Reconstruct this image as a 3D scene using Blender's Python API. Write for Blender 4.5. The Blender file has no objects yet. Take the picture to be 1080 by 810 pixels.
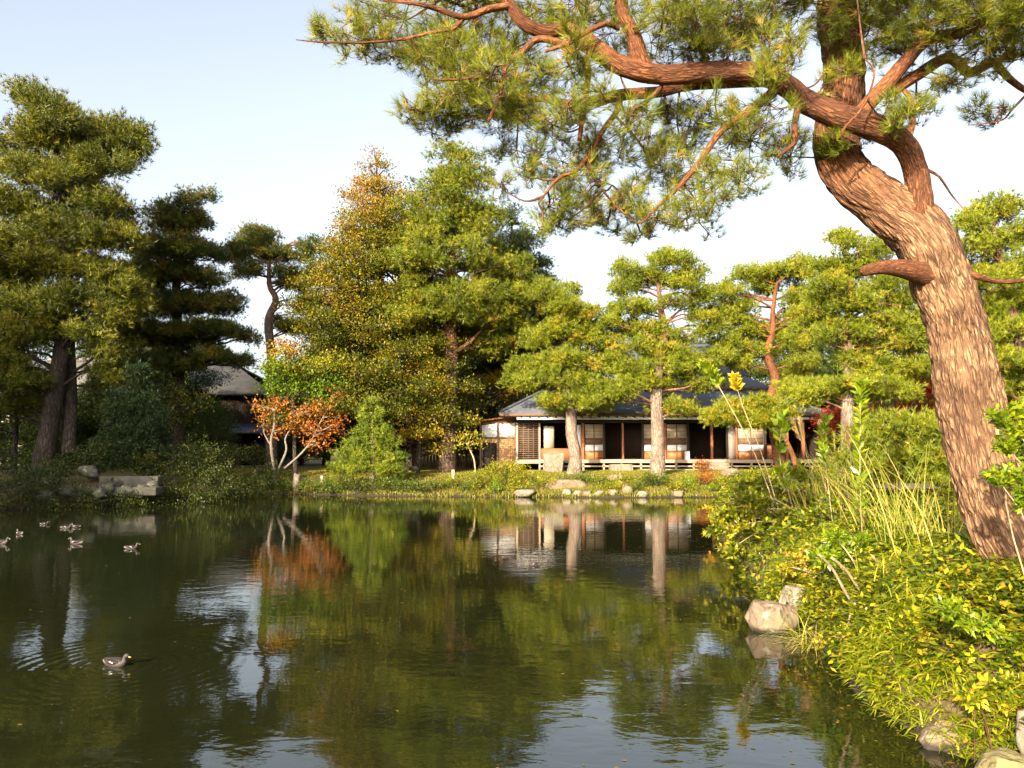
import bpy, math, random
import numpy as np
from mathutils import Vector, noise as mnoise

rng = np.random.default_rng(7)
random.seed(7)
S = bpy.context.scene
COL = S.collection

# ------------------------------------------------------------------ camera
CAM = np.array([0.0, 0.0, 2.2]); F = 840.0; TH = math.atan(64/840)
cd = bpy.data.cameras.new('camera'); cam = bpy.data.objects.new('camera', cd); COL.objects.link(cam)
cd.sensor_width = 36; cd.lens = 28.0; cd.clip_start = 0.05; cd.clip_end = 4000
cam.location = CAM; cam.rotation_euler = (math.pi/2 + TH, 0, 0)
S.camera = cam
# ------------------------------------------------------------------ sky and sun
SUN_EL, SUN_AZ = 21.0, -27.0       # sun stands behind the camera, to the left
w = bpy.data.worlds.new('World'); S.world = w; w.use_nodes = True
nt = w.node_tree; nt.nodes.clear()
sky = nt.nodes.new('ShaderNodeTexSky'); sky.sky_type = 'NISHITA'; sky.sun_disc = False
sd = np.array([math.sin(math.radians(SUN_AZ)), -math.cos(math.radians(SUN_AZ))])   # horizontal direction TOWARDS the sun
sky.sun_elevation = math.radians(SUN_EL); sky.sun_rotation = math.atan2(sd[0], sd[1])
sky.air_density = 1.0; sky.dust_density = 4.0; sky.ozone_density = 1.0; sky.altitude = 50
bg = nt.nodes.new('ShaderNodeBackground'); bg.inputs['Strength'].default_value = 0.135
out = nt.nodes.new('ShaderNodeOutputWorld')
hs = nt.nodes.new('ShaderNodeHueSaturation'); hs.inputs['Saturation'].default_value = 0.5
nt.links.new(sky.outputs[0], hs.inputs['Color']); nt.links.new(hs.outputs[0], bg.inputs['Color'])
nt.links.new(bg.outputs[0], out.inputs['Surface'])
sl = bpy.data.lights.new('sun', 'SUN'); sl.energy = 4.8; sl.angle = math.radians(0.6); sl.color = (1.0, 0.87, 0.66)
so = bpy.data.objects.new('sun', sl); COL.objects.link(so)
ce = math.cos(math.radians(SUN_EL))
tosun = Vector((sd[0]*ce, sd[1]*ce, math.sin(math.radians(SUN_EL))))
so.rotation_euler = tosun.to_track_quat('Z', 'Y').to_euler(); so.location = (-10, -20, 15)
S.view_settings.view_transform = 'Standard'; S.view_settings.look = 'None'
S.view_settings.gamma = 1.0; S.view_settings.exposure = 1.5; S.view_settings.use_curve_mapping = False
S.cycles.max_bounces = 6; S.cycles.diffuse_bounces = 2; S.cycles.glossy_bounces = 3
S.cycles.transparent_max_bounces = 6; S.cycles.transmission_bounces = 3
S.cycles.caustics_reflective = False; S.cycles.caustics_refractive = False

def P(px, py, Y):
    xn = (px-540)/F; v = (405-py)/F
    d = np.array([xn, math.cos(TH)-v*math.sin(TH), math.sin(TH)+v*math.cos(TH)])
    return CAM + d*(Y/d[1])
def XZ(px, py, Y):
    p = P(px, py, Y); return p[0], p[2]

# ------------------------------------------------------------------ materials
def newmat(name):
    m = bpy.data.materials.new(name); m.use_nodes = True; n = m.node_tree
    return m, n, n.nodes['Principled BSDF'], n.nodes['Material Output']
def ramp(n, stops, fac, interp='LINEAR'):
    r = n.nodes.new('ShaderNodeValToRGB'); r.color_ramp.interpolation = interp
    e = r.color_ramp.elements
    while len(e) < len(stops): e.new(0.5)
    for i, (p, c) in enumerate(stops):
        e[i].position = p; e[i].color = (*c, 1)
    n.links.new(fac, r.inputs[0]); return r.outputs[0]
def texnoise(n, vec, scale, detail=3, rough=0.55, dist=0.0):
    t = n.nodes.new('ShaderNodeTexNoise'); t.inputs['Scale'].default_value = scale
    t.inputs['Detail'].default_value = detail; t.inputs['Roughness'].default_value = rough; t.inputs['Distortion'].default_value = dist
    if vec is not None: n.links.new(vec, t.inputs['Vector'])
    return t
def coords(n, kind='Object', scale=None):
    t = n.nodes.new('ShaderNodeTexCoord'); o = t.outputs[kind]
    if scale:
        m = n.nodes.new('ShaderNodeMapping'); m.inputs['Scale'].default_value = scale; n.links.new(o, m.inputs['Vector']); o = m.outputs[0]
    return o
def attrib(n, name):
    a = n.nodes.new('ShaderNodeAttribute'); a.attribute_name = name; return a
def bump(n, height, dist, strength=1.0, bsdf=None):
    b = n.nodes.new('ShaderNodeBump'); b.inputs['Distance'].default_value = dist; b.inputs['Strength'].default_value = strength
    n.links.new(height, b.inputs['Height'])
    if bsdf: n.links.new(b.outputs[0], bsdf.inputs['Normal'])
    return b
def mathn(n, op, a, b=None):
    m = n.nodes.new('ShaderNodeMath'); m.operation = op
    for i, v in enumerate((a, b)):
        if v is None: continue
        if isinstance(v, (int, float)): m.inputs[i].default_value = v
        else: n.links.new(v, m.inputs[i])
    return m.outputs[0]
def mixc(n, fac, a, b, mode='MIX'):
    m = n.nodes.new('ShaderNodeMix'); m.data_type = 'RGBA'; m.blend_type = mode
    for sock, v in ((m.inputs[0], fac), (m.inputs[6], a), (m.inputs[7], b)):
        if isinstance(v, (int, float)): sock.default_value = v
        elif isinstance(v, tuple): sock.default_value = (*v, 1)
        else: n.links.new(v, sock)
    return m.outputs[2]

def leafmat(name, stops, rough=0.5, trans=0.16, spec=0.35):
    stops = [(p, (c[0]*1.09, c[1]*1.03, c[2]*.7)) for p, c in stops]
    m, n, b, o = newmat(name)
    c = ramp(n, stops, attrib(n, 'tint').outputs['Fac'])  # dark ramp ends are deepened, adding shade between clumps to the leaf colour
    n.links.new(c, b.inputs['Base Color']); b.inputs['Roughness'].default_value = rough
    b.inputs['Specular IOR Level'].default_value = spec
    t = n.nodes.new('ShaderNodeBsdfTranslucent')
    tc = mixc(n, 1.0, c, (1.25, 1.2, 0.6), 'MULTIPLY'); n.links.new(tc, t.inputs['Color'])
    mx = n.nodes.new('ShaderNodeMixShader'); mx.inputs[0].default_value = trans
    n.links.new(b.outputs[0], mx.inputs[1]); n.links.new(t.outputs[0], mx.inputs[2]); n.links.new(mx.outputs[0], o.inputs['Surface'])
    return m

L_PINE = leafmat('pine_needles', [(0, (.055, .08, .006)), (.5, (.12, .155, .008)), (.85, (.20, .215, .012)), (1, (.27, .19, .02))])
L_PINEY = leafmat('sunlit_pine_needles', [(0, (.08, .11, .006)), (.5, (.16, .195, .009)), (.85, (.25, .26, .014)), (1, (.32, .21, .02))])  # yellower needles, with sunlight brightness put into the colour
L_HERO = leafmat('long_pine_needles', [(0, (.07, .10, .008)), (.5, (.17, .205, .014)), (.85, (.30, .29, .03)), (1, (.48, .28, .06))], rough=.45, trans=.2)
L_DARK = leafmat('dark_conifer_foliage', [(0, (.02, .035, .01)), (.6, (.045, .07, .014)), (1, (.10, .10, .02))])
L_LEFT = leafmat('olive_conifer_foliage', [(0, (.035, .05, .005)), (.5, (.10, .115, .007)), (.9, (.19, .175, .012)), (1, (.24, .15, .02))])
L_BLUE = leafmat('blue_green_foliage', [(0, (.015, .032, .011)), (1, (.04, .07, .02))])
L_AUT = leafmat('autumn_foliage', [(0, (.05, .07, .006)), (.3, (.14, .14, .008)), (.55, (.27, .21, .012)), (.8, (.33, .17, .03)), (1, (.34, .13, .07))], trans=.35)
L_YEL = leafmat('yellow_foliage', [(0, (.10, .14, .012)), (.4, (.30, .26, .02)), (1, (.50, .26, .02))], trans=.35)
L_MAPLE = leafmat('orange_maple_foliage', [(0, (.24, .08, .02)), (.6, (.42, .15, .035)), (1, (.50, .24, .05))], trans=.35)
L_RED = leafmat('red_maple_foliage', [(0, (.16, .02, .012)), (.6, (.40, .035, .02)), (1, (.45, .10, .03))], trans=.35)
L_SHRUB = leafmat('shrub_leaves', [(0, (.025, .05, .006)), (.6, (.06, .10, .010)), (1, (.15, .16, .012))])
L_SHRUBY = leafmat('yellow_green_leaves', [(0, (.035, .07, .005)), (.32, (.11, .15, .008)), (.6, (.24, .26, .012)), (.88, (.44, .38, .02)), (1, (.42, .20, .05))], trans=.35)
L_SHRUBD = leafmat('shade_darkened_shrub_leaves', [(0, (.014, .026, .004)), (.6, (.035, .052, .007)), (1, (.11, .11, .010))])  # darker copy of the shrub leaves, left bank shade put into the colour
L_GREEN = leafmat('glossy_green_leaves', [(0, (.06, .12, .006)), (.6, (.15, .23, .012)), (1, (.30, .34, .02))], rough=.32, trans=.3, spec=.5)
L_SASA = leafmat('bamboo_grass_blades', [(0, (.12, .18, .006)), (.5, (.26, .31, .012)), (.85, (.44, .40, .04)), (1, (.52, .42, .16))], rough=.45, trans=.35)
L_STRAW = leafmat('tall_grass_blades', [(0, (.14, .20, .02)), (.5, (.30, .29, .06)), (1, (.48, .36, .14))])
L_LAWN = leafmat('lawn_blades', [(0, (.06, .09, .008)), (.5, (.15, .155, .012)), (1, (.30, .22, .035))])
L_YELG = leafmat('golden_leaves', [(0, (.22, .22, .012)), (.6, (.42, .34, .015)), (1, (.5, .36, .02))])
L_PLUME = leafmat('grass_plume', [(0, (.35, .22, .13)), (1, (.55, .38, .24))])

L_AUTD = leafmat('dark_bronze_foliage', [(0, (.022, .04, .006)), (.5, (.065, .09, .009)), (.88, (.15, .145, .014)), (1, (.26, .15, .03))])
L_YGT = leafmat('green_to_orange_leaves', [(0, (.07, .14, .012)), (.35, (.16, .24, .016)), (.6, (.34, .26, .02)), (1, (.50, .16, .03))], trans=.35)
L_YPINE = leafmat('fresh_pine_needles', [(0, (.05, .09, .006)), (.6, (.13, .18, .010)), (1, (.26, .28, .02))])

def barkmat(name, lo, hi, crack, scale=(9, 9, 3), depth=.012, upper=None, warp=.3, soft=.2):
    m, n, b, o = newmat(name)
    v = attrib(n, 'bark').outputs['Vector']
    mp = n.nodes.new('ShaderNodeMapping'); mp.inputs['Scale'].default_value = scale; n.links.new(v, mp.inputs['Vector'])
    wn = texnoise(n, mp.outputs[0], 1.3, 3)
    wv = mixc(n, 1.0, mp.outputs[0], mixc(n, 1.0, wn.outputs['Color'], (warp*2,)*3, 'MULTIPLY'), 'ADD')
    vo = n.nodes.new('ShaderNodeTexVoronoi'); vo.feature = 'DISTANCE_TO_EDGE'; vo.inputs['Scale'].default_value = 1.6; n.links.new(wv, vo.inputs['Vector'])
    vc = n.nodes.new('ShaderNodeTexVoronoi'); vc.inputs['Scale'].default_value = 1.6; n.links.new(wv, vc.inputs['Vector'])
    fine = texnoise(n, mp.outputs[0], 7, 5, .7)
    base = mixc(n, fine.outputs['Fac'], lo, hi)
    sep = n.nodes.new('ShaderNodeSeparateColor'); n.links.new(vc.outputs['Color'], sep.inputs[0])
    base = mixc(n, mathn(n, 'MULTIPLY', sep.outputs[0], .45), base, hi)
    if upper:
        h = attrib(n, 'height').outputs['Fac']
        hm = n.nodes.new('ShaderNodeMapRange'); hm.inputs[1].default_value = upper[0]; hm.inputs[2].default_value = upper[1]; n.links.new(h, hm.inputs[0])
        up = mixc(n, fine.outputs['Fac'], tuple(c*.6 for c in upper[2]), upper[2])
        base = mixc(n, hm.outputs[0], base, up)
    big = texnoise(n, v, 1.6, 3)
    base = mixc(n, mathn(n, 'MULTIPLY', ramp(n, [(.42, (0, 0, 0)), (.62, (1, 1, 1))], big.outputs['Fac']), .6), base, crack)
    edge = ramp(n, [(0, (0, 0, 0)), (soft, (1, 1, 1))], vo.outputs['Distance'])
    keep = ramp(n, [(.40, (0, 0, 0)), (.62, (1, 1, 1))], texnoise(n, mp.outputs[0], 1.1, 3).outputs['Fac'])
    edge = mathn(n, 'MAXIMUM', edge, mathn(n, 'MULTIPLY', keep, .55))
    vp = n.nodes.new('ShaderNodeTexVoronoi'); vp.feature = 'DISTANCE_TO_EDGE'; vp.inputs['Scale'].default_value = .55; n.links.new(wv, vp.inputs['Vector'])
    plate = ramp(n, [(0, (0, 0, 0)), (.12, (1, 1, 1))], vp.outputs['Distance'])
    edge = mathn(n, 'MULTIPLY', edge, mathn(n, 'ADD', mathn(n, 'MULTIPLY', plate, .45), .55))
    fl = ramp(n, [(.58, (0, 0, 0)), (.66, (1, 1, 1))], texnoise(n, mp.outputs[0], 2.6, 4, .7).outputs['Fac'])
    base = mixc(n, mathn(n, 'MULTIPLY', fl, .5), base, tuple(min(1, c_*1.45+.03) for c_ in hi))
    col = mixc(n, edge, crack, base)
    n.links.new(col, b.inputs['Base Color']); b.inputs['Roughness'].default_value = .85; b.inputs['Specular IOR Level'].default_value = .2
    hgt = mathn(n, 'ADD', edge, mathn(n, 'MULTIPLY', fine.outputs['Fac'], .6))
    bump(n, hgt, depth, 1, b)
    return m
B_HERO = barkmat('red_pine_bark', (.21, .10, .047), (.56, .33, .165), (.075, .036, .021), (12, 12, 4.2), .018, upper=(.45, .62, (.48, .18, .065)), warp=.45, soft=.26)
B_LIMB = barkmat('orange_pine_bark', (.18, .06, .022), (.46, .165, .055), (.07, .028, .015), (22, 22, 8), .008, warp=.45, soft=.28)
B_BOUGH = barkmat('shaded_red_bough_bark', (.13, .05, .022), (.34, .13, .05), (.06, .025, .014), (17, 17, 6), .012, upper=(.8, 1.1, (.46, .16, .05)), warp=.45, soft=.28)  # red bark, darkened to hold the foliage shade lying on the bough
B_BROWN = barkmat('brown_bark', (.09, .055, .035), (.21, .14, .09), (.045, .028, .018), (6, 6, 2), .03, upper=(.32, .42, (.42, .17, .07)))
B_TWIG = barkmat('twig_bark', (.12, .06, .035), (.24, .12, .06), (.06, .03, .02), (24, 24, 9), .002)
B_PINE = barkmat('pine_bark', (.24, .16, .11), (.46, .34, .25), (.10, .07, .05), (7, 7, 2.2), .02, upper=(.45, .7, (.44, .18, .08)))
B_DARK = barkmat('dark_bark', (.06, .045, .035), (.14, .11, .085), (.03, .02, .015), (6, 6, 2), .03)
B_GREY = barkmat('pale_bark', (.20, .17, .13), (.32, .28, .22), (.18, .14, .11), (9, 9, 3), .006)
B_CANE = barkmat('cane_bark', (.38, .28, .15), (.60, .47, .28), (.25, .17, .09), (30, 30, 4), .002)

def simple(name, c1, c2=None, rough=.8, scale=6, bumpd=0, stretch=(1, 1, 1), spec=.3):
    m, n, b, o = newmat(name)
    v = coords(n, 'Object', stretch)
    t = texnoise(n, v, scale, 5, .6)
    c2 = c2 or tuple(x*.75 for x in c1)
    col = ramp(n, [(.3, c2), (.7, c1)], t.outputs['Fac'])
    n.links.new(col, b.inputs['Base Color']); b.inputs['Roughness'].default_value = rough; b.inputs['Specular IOR Level'].default_value = spec
    if bumpd: bump(n, t.outputs['Fac'], bumpd, 1, b)
    return m
M_WOOD = simple('weathered_wood', (.20, .12, .07), (.10, .06, .035), .75, 3, .004, (1, 8, 12))
M_WOODP = simple('pale_wood', (.42, .32, .22), (.30, .22, .15), .75, 3, .004, (1, 8, 12))
M_WOODR = simple('red_brown_wood', (.36, .13, .05), (.24, .085, .035), .6, 3, .003, (6, 6, 1))
M_ORANGE = simple('orange_wood_panel', (.42, .17, .06), (.30, .11, .04), .6, 2, .002, (1, 1, 8))
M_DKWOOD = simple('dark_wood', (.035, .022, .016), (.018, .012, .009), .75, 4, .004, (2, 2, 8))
M_PLASTER = simple('white_plaster', (.84, .83, .80), (.76, .75, .71), .9, 2)
M_PAPER = simple('shaded_cream_paper', (.46, .38, .27), (.40, .33, .23), .9, 1.5)  # cream with the shade on the upper screens mixed into its colour
M_GREYP = simple('grey_plaster', (.30, .26, .22), (.24, .20, .17), .9, 2)
M_CREAM = simple('cream_wall', (.70, .62, .50), (.58, .50, .40), .9, 1)
M_CONC = simple('weathered_concrete', (.11, .10, .075), (.045, .04, .03), .9, 2.5, .01)
M_TATAMI = simple('straw_matting', (.30, .25, .13), (.25, .20, .10), .8, 4)

def stonemat(name, a, b_, moss=.3, scale=2.2):
    m, n, b, o = newmat(name)
    v = coords(n)
    t = texnoise(n, v, scale, 7, .65); t2 = texnoise(n, v, scale*9, 4, .6); t3 = texnoise(n, v, scale*.7, 4, .6)
    c = ramp(n, [(.3, b_), (.68, a)], t.outputs['Fac'])
    c = mixc(n, mathn(n, 'MULTIPLY', t2.outputs['Fac'], .3), c, tuple(x*.55 for x in a))
    ms = ramp(n, [(.52, (0, 0, 0)), (.66, (1, 1, 1))], t3.outputs['Fac'])
    c = mixc(n, mathn(n, 'MULTIPLY', ms, moss), c, (.12, .14, .04))
    gp_ = n.nodes.new('ShaderNodeNewGeometry'); sz = n.nodes.new('ShaderNodeSeparateXYZ'); n.links.new(gp_.outputs['Position'], sz.inputs[0])
    wl = n.nodes.new('ShaderNodeMapRange'); wl.inputs[1].default_value = .03; wl.inputs[2].default_value = .07
    n.links.new(mathn(n, 'ADD', sz.outputs[2], mathn(n, 'MULTIPLY', mathn(n, 'SUBTRACT', t2.outputs['Fac'], .5), .06)), wl.inputs[0])
    c = mixc(n, wl.outputs[0], (.05, .042, .03), c)
    vk = n.nodes.new('ShaderNodeTexVoronoi'); vk.feature = 'DISTANCE_TO_EDGE'; vk.inputs['Scale'].default_value = scale*1.6
    n.links.new(mixc(n, .3, v, t.outputs['Color']), vk.inputs['Vector'])
    crk = ramp(n, [(0, (.25, .25, .25)), (.03, (1, 1, 1))], vk.outputs['Distance']); c = mixc(n, .8, c, crk, 'MULTIPLY')
    li = ramp(n, [(.60, (0, 0, 0)), (.66, (1, 1, 1))], texnoise(n, v, scale*4, 3, .5).outputs['Fac'])
    c = mixc(n, mathn(n, 'MULTIPLY', li, .35), c, (.40, .38, .30))
    n.links.new(c, b.inputs['Base Color']); b.inputs['Roughness'].default_value = .85; b.inputs['Specular IOR Level'].default_value = .25
    bump(n, mathn(n, 'ADD', t.outputs['Fac'], mathn(n, 'MULTIPLY', t2.outputs['Fac'], .35)), .03, 1, b)
    return m
M_ROCK = stonemat('tan_stone', (.27, .185, .12), (.13, .09, .06), .4)
M_ROCKG = stonemat('grey_stone', (.12, .108, .085), (.055, .048, .04), .5)
M_ROCKP = stonemat('pale_stone', (.30, .24, .175), (.15, .12, .085), .4)
M_MOSSY = stonemat('mossy_stone', (.26, .22, .09), (.20, .16, .07), .9)

# roof: grey-blue shingle courses
def roofmat(name, c1, c2):
    m, n, b, o = newmat(name)
    v = coords(n, 'Object')
    sx = n.nodes.new('ShaderNodeSeparateXYZ'); n.links.new(v, sx.inputs[0])
    course = mathn(n, 'FRACT', mathn(n, 'MULTIPLY', sx.outputs[2], 7.5))
    br = n.nodes.new('ShaderNodeTexBrick'); cb = n.nodes.new('ShaderNodeCombineXYZ')
    n.links.new(mathn(n, 'ADD', sx.outputs[0], sx.outputs[1]), cb.inputs[0]); n.links.new(sx.outputs[2], cb.inputs[1]); n.links.new(cb.outputs[0], br.inputs['Vector'])
    br.inputs['Color1'].default_value = (1, 1, 1, 1); br.inputs['Color2'].default_value = (.45, .45, .45, 1); br.inputs['Mortar'].default_value = (.2, .2, .2, 1)
    br.inputs['Scale'].default_value = 1; br.inputs['Brick Width'].default_value = .3; br.inputs['Row Height'].default_value = .1333; br.inputs['Mortar Size'].default_value = .006
    t = texnoise(n, v, 1.4, 5, .65)
    c = ramp(n, [(.3, c2), (.7, c1)], t.outputs['Fac'])
    c = mixc(n, .35, c, br.outputs['Color'], 'MULTIPLY')
    n.links.new(c, b.inputs['Base Color']); b.inputs['Roughness'].default_value = .55
    bump(n, mathn(n, 'ADD', course, mathn(n, 'MULTIPLY', t.outputs['Fac'], .3)), .02, 1, b)
    return m
M_ROOF = roofmat('blue_grey_shingles', (.13, .14, .165), (.075, .08, .10))
M_ROOFG = roofmat('pale_grey_shingles', (.19, .175, .15), (.11, .10, .085))

# ground
def groundmat():
    m, n, b, o = newmat('earth_and_moss')
    v = coords(n)
    t = texnoise(n, v, .5, 6, .65); t2 = texnoise(n, v, 6, 5, .7); t3 = texnoise(n, v, 40, 3, .6)
    grass = mixc(n, t2.outputs['Fac'], (.07, .085, .012), (.20, .18, .022))
    dirt = mixc(n, t2.outputs['Fac'], (.09, .06, .035), (.24, .165, .095))
    c = mixc(n, ramp(n, [(.44, (0, 0, 0)), (.58, (1, 1, 1))], t.outputs['Fac']), grass, dirt)
    c = mixc(n, mathn(n, 'MULTIPLY', t3.outputs['Fac'], .35), c, (.07, .055, .03))
    # wet dark mud close to the water line and below it
    sz = n.nodes.new('ShaderNodeSeparateXYZ'); n.links.new(v, sz.inputs[0])
    wl = n.nodes.new('ShaderNodeMapRange'); wl.inputs[1].default_value = .04; wl.inputs[2].default_value = .22; n.links.new(sz.outputs[2], wl.inputs[0])
    c = mixc(n, wl.outputs[0], (.05, .04, .025), c)
    n.links.new(c, b.inputs['Base Color']); b.inputs['Roughness'].default_value = .95; b.inputs['Specular IOR Level'].default_value = .1
    bump(n, mathn(n, 'ADD', t2.outputs['Fac'], mathn(n, 'MULTIPLY', t3.outputs['Fac'], .4)), .05, 1, b)
    return m
M_GROUND = groundmat()

def watermat():
    m, n, b, o = newmat('pond_water')
    v = coords(n)
    t = texnoise(n, v, .35, 3, .5)
    c = mixc(n, t.outputs['Fac'], (.007, .009, .003), (.015, .016, .005))
    n.links.new(c, b.inputs['Base Color']); b.inputs['Roughness'].default_value = .015
    b.inputs['IOR'].default_value = 1.52; b.inputs['Specular IOR Level'].default_value = .5
    # ripples: heights in metres; calm and rougher patches
    mp = n.nodes.new('ShaderNodeMapping'); mp.inputs['Scale'].default_value = (1.0, 1.7, 1.0); mp.inputs['Rotation'].default_value = (0, 0, .25); n.links.new(v, mp.inputs['Vector'])
    a = texnoise(n, mp.outputs[0], 1.9, 2, .5, .6); a2 = texnoise(n, mp.outputs[0], 6.5, 2, .5, .5); a3 = texnoise(n, mp.outputs[0], 17, 1, .5)
    patch = texnoise(n, v, .22, 2, .5)
    pk = n.nodes.new('ShaderNodeMapRange'); pk.inputs[1].default_value = .42; pk.inputs[2].default_value = .62; pk.inputs[3].default_value = .35; pk.inputs[4].default_value = 1.0
    n.links.new(patch.outputs['Fac'], pk.inputs[0])
    h = mathn(n, 'ADD', mathn(n, 'MULTIPLY', a.outputs['Fac'], .0042), mathn(n, 'MULTIPLY', a2.outputs['Fac'], .0010))
    h = mathn(n, 'ADD', h, mathn(n, 'MULTIPLY', a3.outputs['Fac'], .0004))
    h = mathn(n, 'MULTIPLY', h, pk.outputs[0])
    # ring ripples spreading from the swimming duck
    for (cx, cy, amp) in DUCK_RINGS:
        sx = n.nodes.new('ShaderNodeVectorMath'); sx.operation = 'DISTANCE'; n.links.new(v, sx.inputs[0]); sx.inputs[1].default_value = (cx, cy, 0)
        dist = sx.outputs['Value']
        wv = mathn(n, 'SINE', mathn(n, 'MULTIPLY', dist, 42.0))
        fall = n.nodes.new('ShaderNodeMapRange'); fall.inputs[1].default_value = .1; fall.inputs[2].default_value = 1.5; fall.inputs[3].default_value = amp; fall.inputs[4].default_value = 0; n.links.new(dist, fall.inputs[0])
        h = mathn(n, 'ADD', h, mathn(n, 'MULTIPLY', wv, fall.outputs[0]))
    bump(n, h, 1.0, 1, b)
    return m

# ------------------------------------------------------------------ mesh helpers
def build(name, V, Fc, mat, parent=None, attrs=None, smooth=False, loc=None):
    V = np.asarray(V, dtype=np.float32); Fc = np.asarray(Fc, dtype=np.int32)
    me = bpy.data.meshes.new(name)
    k = Fc.shape[1]; nf = len(Fc)
    me.vertices.add(len(V)); me.loops.add(nf*k); me.polygons.add(nf)
    off = np.zeros(3, dtype=np.float32)
    if parent is not None:
        q_ = parent
        while q_ is not None: off = off+np.array(q_.location, dtype=np.float32); q_ = q_.parent
    elif loc is not None: off = np.array(loc, dtype=np.float32)
    me.vertices.foreach_set('co', (V-off).ravel())
    me.loops.foreach_set('vertex_index', Fc.ravel())
    me.polygons.foreach_set('loop_start', np.arange(0, nf*k, k, dtype=np.int32))
    me.polygons.foreach_set('loop_total', np.full(nf, k, dtype=np.int32))
    if smooth: me.polygons.foreach_set('use_smooth', np.ones(nf, dtype=bool))
    for an, arr in (attrs or {}).items():
        arr = np.asarray(arr, dtype=np.float32)
        if arr.ndim == 2:
            a = me.attributes.new(an, 'FLOAT_VECTOR', 'POINT'); a.data.foreach_set('vector', arr.ravel())
        else:
            a = me.attributes.new(an, 'FLOAT', 'POINT'); a.data.foreach_set('value', arr)
    me.materials.append(mat); me.update(); me.validate(verbose=False)
    o = bpy.data.objects.new(name, me); COL.objects.link(o)
    if parent is not None: o.parent = parent
    elif loc is not None: o.location = loc
    return o
def tag(o, label=None, cat=None, group=None, kind=None):
    if label: o['label'] = label
    if cat: o['category'] = cat
    if group: o['group'] = group
    if kind: o['kind'] = kind
    return o
def thing(name, loc, label, cat, group=None):
    o = bpy.data.objects.new(name, None); COL.objects.link(o); o.location = [float(x) for x in loc]; o.empty_display_size = .3
    return tag(o, label, cat, group)

def catmull(pts, n):
    pts = np.asarray(pts, float)
    if len(pts) < 3:
        t = np.linspace(0, 1, n)[:, None]; return pts[0]*(1-t)+pts[-1]*t
    q = np.vstack([2*pts[0]-pts[1], pts, 2*pts[-1]-pts[-2]])
    out_ = []
    segs = len(pts)-1
    for u in np.linspace(0, segs-1e-9, n):
        i = int(u); t = u-i
        a, b, c, d = q[i], q[i+1], q[i+2], q[i+3]
        out_.append(.5*((2*b)+(-a+c)*t+(2*a-5*b+4*c-d)*t*t+(-a+3*b-3*c+d)*t**3))
    return np.array(out_)

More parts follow.
